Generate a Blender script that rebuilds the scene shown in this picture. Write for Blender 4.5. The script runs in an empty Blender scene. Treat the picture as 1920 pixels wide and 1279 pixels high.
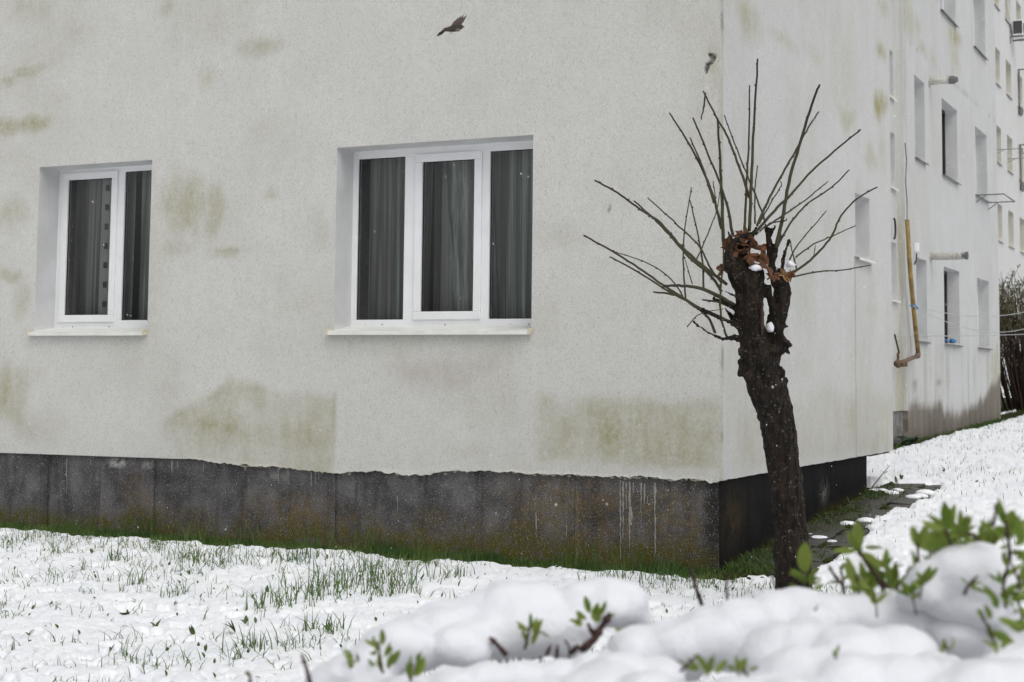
import bpy, bmesh, math, random
import numpy as np
from mathutils import Vector, Matrix
random.seed(7); rng = np.random.default_rng(7)
SC = bpy.context.scene
COL = SC.collection

# ------------------------------------------------------------------ camera
FP, PPX, PPY = 2872.9, 989.5, 465.0
YAW, PIT, ROL = -0.4534745, 0.08097684, 0.00950032
_f = np.array([math.sin(YAW)*math.cos(PIT), math.cos(YAW)*math.cos(PIT), math.sin(PIT)])
_r = np.array([math.cos(YAW), -math.sin(YAW), 0.0]); _u = np.cross(_r, _f)
RT = math.cos(ROL)*_r + math.sin(ROL)*_u
UP = -math.sin(ROL)*_r + math.cos(ROL)*_u
FW = _f
CP = np.array([3.59512, -10.61056, 1.45])
cam = bpy.data.cameras.new('camera'); camo = bpy.data.objects.new('camera', cam); COL.objects.link(camo)
camo.matrix_world = Matrix(((RT[0], UP[0], -FW[0], CP[0]), (RT[1], UP[1], -FW[1], CP[1]), (RT[2], UP[2], -FW[2], CP[2]), (0, 0, 0, 1)))
cam.sensor_width = 36; cam.lens = FP/1920*36
cam.shift_x = -(PPX-960)/1920; cam.shift_y = -(639.5-PPY)/1920
cam.clip_start = 0.1; cam.clip_end = 800
cam.dof.use_dof = True; cam.dof.focus_distance = 9.8; cam.dof.aperture_fstop = 5.6
SC.camera = camo

# ------------------------------------------------------------------ world, sun, exposure
w = bpy.data.worlds.new('World'); SC.world = w; w.use_nodes = True
nt = w.node_tree; nt.nodes.clear()
sky = nt.nodes.new('ShaderNodeTexSky'); sky.sky_type = 'NISHITA'; sky.sun_disc = False
SUN_EL, SUN_AZ = math.radians(56), math.radians(130)
sky.sun_elevation = SUN_EL; sky.sun_rotation = SUN_AZ
sky.air_density = 1.0; sky.dust_density = 4.0
hs = nt.nodes.new('ShaderNodeHueSaturation'); hs.inputs['Saturation'].default_value = 0.13
bg = nt.nodes.new('ShaderNodeBackground'); bg.inputs['Strength'].default_value = 0.13
wo = nt.nodes.new('ShaderNodeOutputWorld')
nt.links.new(sky.outputs[0], hs.inputs['Color']); nt.links.new(hs.outputs[0], bg.inputs[0]); nt.links.new(bg.outputs[0], wo.inputs[0])
sl = bpy.data.lights.new('sun', 'SUN'); sl.energy = 0.8; sl.angle = math.radians(60); sl.color = (1, .985, .96)
so = bpy.data.objects.new('sun', sl); COL.objects.link(so)
sd = Vector((math.sin(SUN_AZ)*math.cos(SUN_EL), math.cos(SUN_AZ)*math.cos(SUN_EL), math.sin(SUN_EL)))
so.rotation_euler = sd.to_track_quat('Z', 'Y').to_euler()
vs = SC.view_settings; vs.view_transform = 'Standard'; vs.look = 'None'; vs.gamma = 1; vs.use_curve_mapping = False
vs.exposure = -0.07

# ------------------------------------------------------------------ helpers
def ray(x, y): return FW + RT*(x-PPX)/FP + UP*(PPY-y)/FP
def at(x, y, D): return CP + ray(x, y)*D
def onx(x, y, X):
    d = ray(x, y); return CP + d*((X-CP[0])/d[0])
def ony(x, y, Y):
    d = ray(x, y); return CP + d*((Y-CP[1])/d[1])

def _h(ix, iy, iz, s):
    n = (ix.astype(np.int64)*374761393 + iy.astype(np.int64)*668265263 + iz.astype(np.int64)*2147483647 + s*974634777) & 0xffffffff
    n = ((n ^ (n >> 13))*1274126177) & 0xffffffff
    n = ((n ^ (n >> 15))*2246822519) & 0xffffffff
    return ((n ^ (n >> 16)) & 0xffffff)/float(0xffffff)
def vn(x, y, z=0.0, s=0):
    x, y, z = np.broadcast_arrays(np.asarray(x, float), np.asarray(y, float), np.asarray(z, float))
    fx, fy, fz = np.floor(x), np.floor(y), np.floor(z)
    ux, uy, uz = x-fx, y-fy, z-fz
    ux = ux*ux*(3-2*ux); uy = uy*uy*(3-2*uy); uz = uz*uz*(3-2*uz)
    r = 0
    for a in (0, 1):
        for b in (0, 1):
            for c in (0, 1):
                r = r + _h(fx+a, fy+b, fz+c, s)*(ux if a else 1-ux)*(uy if b else 1-uy)*(uz if c else 1-uz)
    return r*2-1
def fbm(x, y, z=0.0, s=0, o=4):
    r = 0; a = 1; t = 0
    for i in range(o):
        r = r + a*vn(np.asarray(x)*2**i, np.asarray(y)*2**i, np.asarray(z)*2**i, s+i*17); t += a; a *= .5
    return r/t
def sstep(a, b, x):
    t = np.clip((np.asarray(x, float)-a)/(b-a), 0, 1); return t*t*(3-2*t)

def tag(o, label=None, cat=None, group=None, kind=None):
    if label: o['label'] = label
    if cat: o['category'] = cat
    if group: o['group'] = group
    if kind: o['kind'] = kind
    return o
def link(name, me, parent=None):
    o = bpy.data.objects.new(name, me); COL.objects.link(o)
    if parent: o.parent = parent
    return o
def empty(name, loc=(0, 0, 0)):
    o = bpy.data.objects.new(name, None); COL.objects.link(o); o.location = loc; o.empty_display_size = .1
    return o
class MB:
    def __init__(s): s.v = []; s.f = []; s.m = []; s.mi = 0
    def add(s, vs, fs):
        n = len(s.v); s.v += [tuple(map(float, p)) for p in vs]
        s.f += [tuple(i+n for i in f) for f in fs]; s.m += [s.mi]*len(fs)
    def box(s, x0, x1, y0, y1, z0, z1, b=0.0):
        if b <= 0:
            s.add([(x0, y0, z0), (x1, y0, z0), (x1, y1, z0), (x0, y1, z0), (x0, y0, z1), (x1, y0, z1), (x1, y1, z1), (x0, y1, z1)],
                  [(0, 3, 2, 1), (4, 5, 6, 7), (0, 1, 5, 4), (1, 2, 6, 5), (2, 3, 7, 6), (3, 0, 4, 7)])
        else:
            bm = bmesh.new(); bmesh.ops.create_cube(bm, size=1)
            for v in bm.verts:
                v.co = Vector(((x0+x1)/2+v.co.x*(x1-x0), (y0+y1)/2+v.co.y*(y1-y0), (z0+z1)/2+v.co.z*(z1-z0)))
            bmesh.ops.bevel(bm, geom=bm.edges[:], offset=b, segments=2, affect='EDGES', profile=.5)
            bm.verts.index_update()
            s.add([v.co for v in bm.verts], [tuple(v.index for v in f.verts) for f in bm.faces]); bm.free()
    def tube(s, pts, rad, n=6, cap=True):
        pts = [np.array(p, float) for p in pts]
        if not hasattr(rad, '__len__'): rad = [rad]*len(pts)
        vs = []; fs = []; ref = None
        for i, p in enumerate(pts):
            t = pts[min(i+1, len(pts)-1)] - pts[max(i-1, 0)]; t = t/(np.linalg.norm(t)+1e-9)
            if ref is None:
                ref = np.cross(t, [0, 0, 1.]) if abs(t[2]) < .9 else np.cross(t, [1., 0, 0])
            a = ref - t*(ref@t); a /= (np.linalg.norm(a)+1e-9); b = np.cross(t, a); ref = a
            for k in range(n):
                q = 2*math.pi*k/n; vs.append(p + rad[i]*(math.cos(q)*a+math.sin(q)*b))
        for i in range(len(pts)-1):
            for k in range(n):
                fs.append((i*n+k, i*n+(k+1) % n, (i+1)*n+(k+1) % n, (i+1)*n+k))
        if cap: fs.append(tuple(range(n))[::-1]); fs.append(tuple((len(pts)-1)*n+k for k in range(n)))
        s.add(vs, fs)
    def blob(s, c, r, sub=1, sq=(1, 1, 1), jit=0.0):
        bm = bmesh.new(); bmesh.ops.create_icosphere(bm, subdivisions=sub, radius=1)
        s.add([(c[0]+v.co.x*r*sq[0]*(1+jit*random.uniform(-1, 1)), c[1]+v.co.y*r*sq[1]*(1+jit*random.uniform(-1, 1)), c[2]+v.co.z*r*sq[2]*(1+jit*random.uniform(-1, 1))) for v in bm.verts],
              [tuple(v.index for v in f.verts) for f in bm.faces]); bm.free()
    def mesh(s, name, mats, smooth=False):
        me = bpy.data.meshes.new(name); me.from_pydata(s.v, [], s.f)
        if not isinstance(mats, (list, tuple)): mats = [mats]
        for m in mats: me.materials.append(m)
        if len(mats) > 1: me.polygons.foreach_set('material_index', s.m)
        if smooth: me.polygons.foreach_set('use_smooth', [True]*len(me.polygons))
        me.update(); return me
    def build(s, name, mats, parent=None, smooth=False):
        return link(name, s.mesh(name, mats, smooth), parent)
def np_mesh(name, V, F, mat, attrs=None, smooth=True, face_mats=None):
    me = bpy.data.meshes.new(name)
    V = np.asarray(V, np.float32); F = np.asarray(F, np.int32)
    k = F.shape[1]
    me.vertices.add(len(V)); me.vertices.foreach_set('co', V.ravel())
    me.loops.add(F.size); me.loops.foreach_set('vertex_index', F.ravel())
    me.polygons.add(len(F)); me.polygons.foreach_set('loop_start', np.arange(0, F.size, k, dtype=np.int32))
    me.polygons.foreach_set('loop_total', np.full(len(F), k, np.int32))
    if smooth: me.polygons.foreach_set('use_smooth', np.ones(len(F), bool))
    for m in (mat if isinstance(mat, (list, tuple)) else [mat]): me.materials.append(m)
    if face_mats is not None: me.polygons.foreach_set('material_index', np.asarray(face_mats, np.int32))
    for n, a in (attrs or {}).items():
        at_ = me.attributes.new(n, 'FLOAT', 'POINT'); at_.data.foreach_set('value', np.asarray(a, np.float32))
    me.update(calc_edges=True); me.validate(); return me
def remeshed(mb, voxel, mat, smooth_it=0):
    me = mb.mesh('tmp', mat); o = link('tmp', me)
    m = o.modifiers.new('r', 'REMESH'); m.mode = 'VOXEL'; m.voxel_size = voxel
    if smooth_it:
        k = o.modifiers.new('s', 'SMOOTH'); k.factor = .5; k.iterations = smooth_it
    dg = bpy.context.evaluated_depsgraph_get(); ev = o.evaluated_get(dg)
    r = bpy.data.meshes.new_from_object(ev); bpy.data.objects.remove(o); bpy.data.meshes.remove(me)
    r.materials.clear(); r.materials.append(mat)
    r.polygons.foreach_set('use_smooth', [True]*len(r.polygons)); return r
def displace(me, fn):
    n = len(me.vertices); co = np.empty(n*3); me.vertices.foreach_get('co', co); co = co.reshape(-1, 3)
    no = np.empty(n*3); me.vertices.foreach_get('normal', no); no = no.reshape(-1, 3)
    me.vertices.foreach_set('co', (co + no*fn(co)[:, None]).ravel()); me.update()

# ------------------------------------------------------------------ materials
class NT:
    def __init__(s, name):
        s.m = bpy.data.materials.new(name); s.m.use_nodes = True; s.t = s.m.node_tree; s.t.nodes.clear()
        s.out = s.t.nodes.new('ShaderNodeOutputMaterial')
        s.co = s.t.nodes.new('ShaderNodeTexCoord').outputs['Object']
    def n(s, ty, **kw):
        x = s.t.nodes.new(ty)
        for k, v in kw.items():
            if k.startswith('_'): setattr(x, k[1:], v)
        return x
    def put(s, sock, v):
        if hasattr(v, 'is_output'): s.t.links.new(v, sock)
        elif isinstance(v, (tuple, list)) and len(v) == 3 and sock.type == 'RGBA': sock.default_value = (*v, 1)
        else: sock.default_value = v
    def math(s, op, a, b=0.0, clamp=False):
        x = s.n('ShaderNodeMath', _operation=op, _use_clamp=clamp); s.put(x.inputs[0], a); s.put(x.inputs[1], b); return x.outputs[0]
    def noise(s, scale, detail=3, rough=.55, dist=0.0, sc=None, co=None):
        x = s.n('ShaderNodeTexNoise'); c = co or s.co
        if sc:
            mp = s.n('ShaderNodeMapping'); mp.inputs['Scale'].default_value = sc; s.t.links.new(c, mp.inputs[0]); c = mp.outputs[0]
        s.t.links.new(c, x.inputs['Vector']); x.inputs['Scale'].default_value = scale; x.inputs['Detail'].default_value = detail
        x.inputs['Roughness'].default_value = rough; x.inputs['Distortion'].default_value = dist; return x.outputs[0]
    def voro(s, scale, feat='F1'):
        x = s.n('ShaderNodeTexVoronoi', _feature=feat); s.t.links.new(s.co, x.inputs['Vector']); x.inputs['Scale'].default_value = scale; return x.outputs['Distance']
    def ramp(s, v, a, b, c=0.0, d=1.0):
        x = s.n('ShaderNodeMapRange'); x.interpolation_type = 'SMOOTHSTEP'
        for i, q in enumerate((v, a, b, c, d)): s.put(x.inputs[i], q)
        return x.outputs[0]
    def mix(s, f, a, b, ty='MIX'):
        x = s.n('ShaderNodeMix', _data_type='RGBA', _blend_type=ty); s.put(x.inputs[0], f); s.put(x.inputs[6], a); s.put(x.inputs[7], b); return x.outputs[2]
    def attr(s, name):
        x = s.n('ShaderNodeAttribute'); x.attribute_name = name; return x.outputs['Fac']
    def rand(s): return s.n('ShaderNodeObjectInfo').outputs['Random']
    def sep(s):
        x = s.n('ShaderNodeSeparateXYZ'); s.t.links.new(s.co, x.inputs[0]); return x.outputs
    def bump(s, h, strength=.5, dist=.01, prev=None):
        x = s.n('ShaderNodeBump'); s.put(x.inputs['Height'], h); x.inputs['Strength'].default_value = strength; x.inputs['Distance'].default_value = dist
        if prev: s.t.links.new(prev, x.inputs['Normal'])
        return x.outputs[0]
    def bsdf(s, col, rough=.8, nor=None, spec=.3, metal=0.0, trans=None, sss=0.0):
        b = s.n('ShaderNodeBsdfPrincipled'); s.put(b.inputs['Base Color'], col); s.put(b.inputs['Roughness'], rough)
        b.inputs['Specular IOR Level'].default_value = spec; b.inputs['Metallic'].default_value = metal
        if sss:
            b.inputs['Subsurface Weight'].default_value = sss; b.inputs['Subsurface Radius'].default_value = (.05, .05, .06); b.inputs['Subsurface Scale'].default_value = .3
        if nor: s.t.links.new(nor, b.inputs['Normal'])
        o = b.outputs[0]
        if trans:
            tr = s.n('ShaderNodeBsdfTranslucent'); s.put(tr.inputs[0], col)
            mx = s.n('ShaderNodeMixShader'); mx.inputs[0].default_value = trans
            s.t.links.new(o, mx.inputs[1]); s.t.links.new(tr.outputs[0], mx.inputs[2]); o = mx.outputs[0]
        s.t.links.new(o, s.out.inputs[0]); return s.m

def plaster(name, base, streaky=0.0):
    n = NT(name)
    st, dk, pk = n.attr('stain'), n.attr('dark'), n.attr('pink')
    cloud = n.noise(1.3, 5, .6); mid = n.noise(9, 4, .6)
    c = n.mix(n.ramp(cloud, .3, .7), tuple(x*.93 for x in base), base)
    c = n.mix(n.ramp(mid, .35, .7, 0, .35), c, tuple(x*.88 for x in base))
    sc = n.noise(46, 4, .72, 2.4, sc=(1, 1, .6)); c = n.mix(n.ramp(sc, .50, .64, 0, .75), c, tuple(x*.66 for x in base))
    fine = n.noise(160, 2, .6, 1.0); c = n.mix(n.ramp(fine, .52, .66, 0, .6), c, tuple(x*.6 for x in base))
    if streaky:
        s1 = n.noise(1.0, 4, .65, 0, sc=(7, 7, .35)); c = n.mix(n.ramp(s1, .5, .75, 0, streaky), c, tuple(x*.72 for x in (base[0], base[1], base[2]*.98)))
    nz = n.noise(26, 5, .7, .6); nb = n.noise(6, 3, .6)
    st = n.math('MULTIPLY', st, n.ramp(n.noise(1, 5, .65, .2, sc=(6, 6, 1.5)), .28, .70, .62, 1.22))
    f = n.math('MULTIPLY', st, n.ramp(n.math('ADD', n.math('MULTIPLY', nz, .6), n.math('MULTIPLY', nb, .4)), .30, .66, .45, 1.1))
    c = n.mix(n.math('MINIMUM', f, .95), c, (.38, .355, .185))
    c = n.mix(n.math('MULTIPLY', pk, n.ramp(nb, .3, .7, .3, 1.0)), c, (.42, .33, .27))
    c = n.mix(n.math('MULTIPLY', dk, n.ramp(nz, .35, .6, .35, 1.0), True), c, (.055, .05, .04))
    h = n.math('ADD', n.math('MULTIPLY', sc, 1.0), n.math('MULTIPLY', n.noise(210, 3, .6, 1.5), .5))
    return n.bsdf(c, .95, n.bump(h, 1.0, .010, n.bump(mid, .3, .012)), .15)
M = {}
M['plaster'] = plaster('old_plaster', (.80, .793, .755), .10)
M['plaster_side'] = plaster('side_plaster', (.73, .73, .715), .22)
M['plaster_far'] = plaster('wing_plaster', (.68, .685, .68), .3)
M['plaster_third'] = plaster('far_plaster', (.72, .72, .71), .2)
def simple(name, col, rough=.6, var=.12, scale=20, bumps=0.0, spec=.4, metal=0.0, trans=None, bscale=60):
    n = NT(name); nz = n.noise(scale, 4, .6)
    c = n.mix(n.ramp(nz, .3, .7), tuple(x*(1-var) for x in col), tuple(min(1, x*(1+var)) for x in col))
    return n.bsdf(c, rough, n.bump(n.noise(bscale, 3), bumps, .003) if bumps else None, spec, metal, trans)
M['reveal'] = simple('shaded_reveal_plaster', (.57, .575, .575), .9, .07, 3, .2, .2)  # colour darkened to carry the shade inside the window openings
M['pvc'] = simple('white_plastic', (.80, .81, .82), .35, .03, 5)
M['sillm'] = simple('cream_painted_sill', (.74, .74, .70), .4, .06, 8)
M['cap'] = simple('yellowed_plastic', (.62, .57, .43), .5, .1, 30)
M['gasket'] = simple('black_rubber', (.02, .02, .022), .6)
M['room'] = simple('room_wall', (.22, .21, .20), .9)
n = NT('window_glass'); fr = n.n('ShaderNodeFresnel'); fr.inputs[0].default_value = 1.5
tr = n.n('ShaderNodeBsdfTransparent'); tr.inputs[0].default_value = (.88, .91, .90, 1); gl = n.n('ShaderNodeBsdfGlossy'); gl.inputs['Roughness'].default_value = .0
n.t.links.new(n.bump(n.noise(2.2, 2), .04, .02), gl.inputs['Normal'])
mx = n.n('ShaderNodeMixShader'); n.t.links.new(n.math('MULTIPLY', fr.outputs[0], 2.1, True), mx.inputs[0]); n.t.links.new(tr.outputs[0], mx.inputs[1]); n.t.links.new(gl.outputs[0], mx.inputs[2]); n.t.links.new(mx.outputs[0], n.out.inputs[0])
M['glass'] = n.m
def fold_shaded_fabric(name, a, b_, tr_):  # vertical streaks paint the light and shade of folds into the cloth colour
    n = NT(name); f1 = n.noise(1, 3, .6, .3, sc=(16, 16, .25)); f2 = n.noise(1, 2, .5, 0, sc=(60, 60, .4))
    c = n.mix(n.ramp(f1, .40, .60), a, b_); c = n.mix(n.ramp(f2, .45, .6, 0, .35), c, a); return n.bsdf(c, .9, None, .1, trans=tr_)
M['curtain'] = fold_shaded_fabric('grey_green_curtain', (.34, .37, .35), (.86, .90, .87), .3)
M['sheer'] = fold_shaded_fabric('grey_violet_sheer', (.30, .28, .29), (.66, .64, .65), .3)
# plinth concrete
def concrete(name, side=False):
    n = NT(name); ru, li, mo, dk = n.attr('rust'), n.attr('lime'), n.attr('moss'), n.attr('dark')
    g = n.noise(4, 5, .65); gr = n.noise(110, 3, .7); st = n.noise(1, 4, .6, 0, sc=(9, 9, .8))
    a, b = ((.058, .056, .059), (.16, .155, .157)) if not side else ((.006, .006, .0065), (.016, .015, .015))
    c = n.mix(n.ramp(g, .3, .7), a, b)
    c = n.mix(n.ramp(st, .48, .7, 0, .6), c, tuple(x*.45 for x in a))
    nz = n.noise(13, 5, .7, .4)
    c = n.mix(n.math('MULTIPLY', ru, n.ramp(nz, .38, .6, .1, 1.0), True), c, (.15, .105, .038))
    c = n.mix(n.math('MULTIPLY', mo, n.ramp(nz, .3, .6, .2, 1.0), True), c, (.095, .085, .012))
    c = n.mix(n.math('MULTIPLY', dk, n.ramp(nz, .2, .55, .5, 1.0), True), c, (.012, .011, .011))
    c = n.mix(n.math('MULTIPLY', li, n.ramp(nz, .4, .55), True), c, (.45, .45, .42))
    c = n.mix(n.ramp(gr, .57, .70, 0, .8), c, tuple(min(1, x*3.0) for x in b))
    c = n.mix(n.ramp(n.noise(90, 2), .32, .42, .6, 0), c, tuple(x*.3 for x in a))
    h = n.math('ADD', gr, n.math('MULTIPLY', n.voro(120), .5))
    return n.bsdf(c, .8, n.bump(h, .9, .008), .25 if not side else .1)
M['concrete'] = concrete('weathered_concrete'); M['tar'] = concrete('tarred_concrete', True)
n = NT('wing_base_concrete'); s_ = n.noise(1, 5, .65, 0, sc=(5, 5, .7)); c = n.mix(n.ramp(s_, .35, .65), (.20, .165, .125), (.38, .34, .29)); zz = n.sep()[2]
c = n.mix(n.ramp(n.noise(6, 4), .4, .65, 0, .6), c, (.12, .09, .07)); M['base_brown'] = n.bsdf(c, .9, n.bump(n.noise(60, 3), .3, .005), .2)
M['lime'] = simple('lime_drip', (.27, .265, .25), .8, .25, 60, .4)
# snow and soil
n = NT('snow'); c = n.mix(n.ramp(n.noise(2, 3), .3, .7), (.86, .88, .92), (.93, .94, .96))
M['snow'] = n.bsdf(c, .6, n.bump(n.noise(40, 5, .65), .6, .02, n.bump(n.noise(300, 2), .35, .002)), .25)
n = NT('hedge_snow'); M['hsnow'] = n.bsdf((.78, .79, .825), .7, n.bump(n.noise(45, 5, .65), .55, .010, n.bump(n.noise(220, 3), .4, .002)), .15)
n = NT('soil'); c = n.mix(n.ramp(n.noise(8, 5), .35, .65), (.030, .036, .012), (.035, .026, .014)); c = n.mix(n.ramp(n.noise(50, 3), .5, .7), c, (.05, .07, .015))
M['soil'] = n.bsdf(c, .95, n.bump(n.noise(40, 4), .8, .03), .1)
n = NT('grass'); c = n.mix(n.ramp(n.noise(3, 3), .35, .65), (.055, .125, .028), (.12, .18, .045)); c = n.mix(n.ramp(n.noise(30, 2), .58, .7, 0, .7), c, (.20, .19, .09)); M['grass'] = n.bsdf(c, .5, None, .3, trans=.3)
M['weed'] = simple('weed_leaf', (.07, .115, .025), .5, .35, 8, trans=.3)
M['slab'] = simple('wet_paving_concrete', (.045, .043, .035), .45, .35, 5, .6, .5)
M['mosspatch'] = simple('moss', (.030, .036, .010), .95, .4, 14, .8, .1)
# tree
n = NT('bark'); v = n.noise(1, 5, .7, .8, sc=(34, 34, 9)); g = n.noise(7, 4)
c = n.mix(n.ramp(v, .35, .7), (.004, .003, .0025), (.034, .023, .016)); c = n.mix(n.ramp(n.noise(14, 4, .7), .58, .72, 0, .8), c, (.045, .048, .024)); c = n.mix(n.ramp(n.noise(38, 4, .7), .59, .66, 0, .8), c, (.13, .135, .105))
M['bark'] = n.bsdf(c, .7, n.bump(n.math('ADD', v, n.math('MULTIPLY', n.noise(90, 3), .4)), 1.0, .02), .2)
M['wood'] = simple('cut_wood', (.045, .025, .018), .8, .35, 30, .5)
n = NT('twig'); c = n.mix(n.attr('tip'), (.050, .047, .020), (.024, .014, .011)); c = n.mix(n.ramp(n.noise(60, 3), .55, .7, 0, .6), c, (.02, .013, .01)); M['twig'] = n.bsdf(c, .55, None, .35)
M['deadleaf'] = simple('dead_leaf', (.125, .055, .024), .7, .5, 25, .4, trans=.25)
M['paleleaf'] = simple('pale_dead_leaf', (.36, .21, .10), .7, .4, 25, .4, trans=.25)
M['stem'] = simple('red_brown_stem', (.045, .020, .016), .6, .4, 40, .3)
n = NT('hedge_leaf'); c = n.mix(n.rand(), (.13, .21, .025), (.24, .30, .06)); c = n.mix(n.ramp(n.noise(30, 3), .4, .7, 0, .4), c, (.10, .16, .02)); M['hleaf'] = n.bsdf(c, .45, None, .35, trans=.35)
M['bush'] = simple('bush_twig', (.050, .030, .022), .8, .4, 2, trans=None); M['bushleaf'] = simple('bush_bud', (.13, .14, .04), .7, .3, 3, trans=.3)
M['yellow'] = simple('yellow_gas_pipe_paint', (.31, .215, .07), .5, .3, 9, .2); M['rusty'] = simple('rusty_pipe', (.15, .105, .075), .7, .4, 25, .4)
M['metal'] = simple('grey_metal', (.18, .18, .18), .5, .2, 20, metal=.3); M['flue'] = simple('flue_metal', (.50, .49, .45), .5, .25, 40, .3)
M['darkframe'] = simple('dark_brown_frame', (.03, .022, .018), .5); M['black'] = simple('black_plastic', (.02, .02, .02), .5); M['blue'] = simple('blue_cloth', (.05, .20, .42), .8, .2, 40, .3)
M['bird'] = simple('brown_feathers', (.055, .040, .028), .8, .5, 120); M['breast'] = simple('grey_feathers', (.16, .15, .12), .8, .2, 90)
M['wing'] = simple('wing_feathers', (.20, .155, .135), .8, .4, 200, trans=.3); M['wire'] = simple('pale_wire', (.45, .46, .47), .5)

# ------------------------------------------------------------------ ground
def gz(x, y): return np.interp(y, [-200, -.3, 4.5, 13, 21, 40, 300], [0, 0, .30, .43, .56, .86, 3.0])
XF, XG = -1.5, -5.4      # wing wall plane, third building plane
def bare(x, y):
    """1 where no snow lies (eaves strip, slab path, under the bushes, round the trunk)"""
    q = .10*fbm(x*2.2, y*2.2, s=5, o=4)
    m = sstep(-.45, -.33, y+q) * (x < .25+q)*(y < 1)
    m = np.maximum(m, sstep(-.05, .06, .56+q*1.0-x+.05*np.sin(y*2)) * (y > -.15-.5*q)*(y < 5.2+q))
    m = np.maximum(m, (y > 5.3)*sstep(0, .1, -1.22+q-x)*(x > -1.9))
    m = np.maximum(m, sstep(0, .5, -1.9+3*q-x+.06*(y-24))*(y > 21.5)*(y < 38))
    m = np.maximum(m, 1-sstep(.13, .2, np.hypot(x-.93, y+1.28)+q*.6))
    return m
def snow_height(x, y):
    t = .045 + .018*fbm(x*.9, y*.9, s=1, o=3) + .024*fbm(x*6, y*6, s=2, o=4) + .007*fbm(x*22, y*22, s=4, o=2)
    r = 1-np.abs(fbm(x*9, y*9, s=3, o=3)); t = t - .014*sstep(.8, 1, r)
    hole = sstep(.33, .55, fbm(x*6.5, y*6.5, s=9, o=3)); t = t - .05*hole
    d = np.hypot(x-CP[0], y-CP[1])
    return gz(x, y) + t - .16*bare(x, y) + .03*fbm(x*.25, y*.25, s=77, o=2)*(d > 12)
rad = np.concatenate([np.geomspace(.4, 3.2, 22), np.geomspace(3.22, 15, 520), np.geomspace(15.15, 60, 190), np.geomspace(63, 260, 22)])
yw = math.atan2(FW[0], FW[1])
ang = np.concatenate([np.linspace(-math.pi, -.55, 36)[:-1], np.linspace(-.55, -.36, 50)[:-1], np.linspace(-.36, .38, 700), np.linspace(.38, .6, 50)[1:], np.linspace(.6, math.pi, 34)[1:]]) + yw
A, R_ = np.meshgrid(ang, rad, indexing='ij')
X = CP[0] + np.sin(A)*R_; Y = CP[1] + np.cos(A)*R_; Z = snow_height(X, Y)
na, nr = X.shape; I = np.arange(na*nr).reshape(na, nr)
F = np.stack([I[:-1, :-1], I[1:, :-1], I[1:, 1:], I[:-1, 1:]], -1).reshape(-1, 4)
cx = X.ravel()[F].mean(1); cy = Y.ravel()[F].mean(1)
inb = ((cx < -.25) & (cy > .12) & (cy < 5.3)) | ((cx < XF-.25) & (cy >= 5.3) & (cy < 21.8)) | ((cx < XG-.3) & (cy > 30))
F = F[~inb]
tag(link('snow', np_mesh('snow', np.stack([X, Y, Z], -1).reshape(-1, 3), F[:, ::-1], M['snow'])), kind='structure')
gx = np.concatenate([np.linspace(-250, -15, 20)[:-1], np.linspace(-15, 12, 180), np.linspace(12, 250, 20)[1:]])
gy = np.concatenate([np.linspace(-200, -12, 16)[:-1], np.linspace(-12, 26, 250), np.linspace(26, 300, 60)[1:]])
X, Y = np.meshgrid(gx, gy, indexing='ij'); Z = gz(X, Y) + .012*fbm(X*4, Y*4, s=30) - .01
na, nr = X.shape; I = np.arange(na*nr).reshape(na, nr); F = np.stack([I[:-1, :-1], I[1:, :-1], I[1:, 1:], I[:-1, 1:]], -1).reshape(-1, 4)
tag(link('ground', np_mesh('ground', np.stack([X, Y, Z], -1).reshape(-1, 3), F, M['soil'])), kind='structure')

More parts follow.
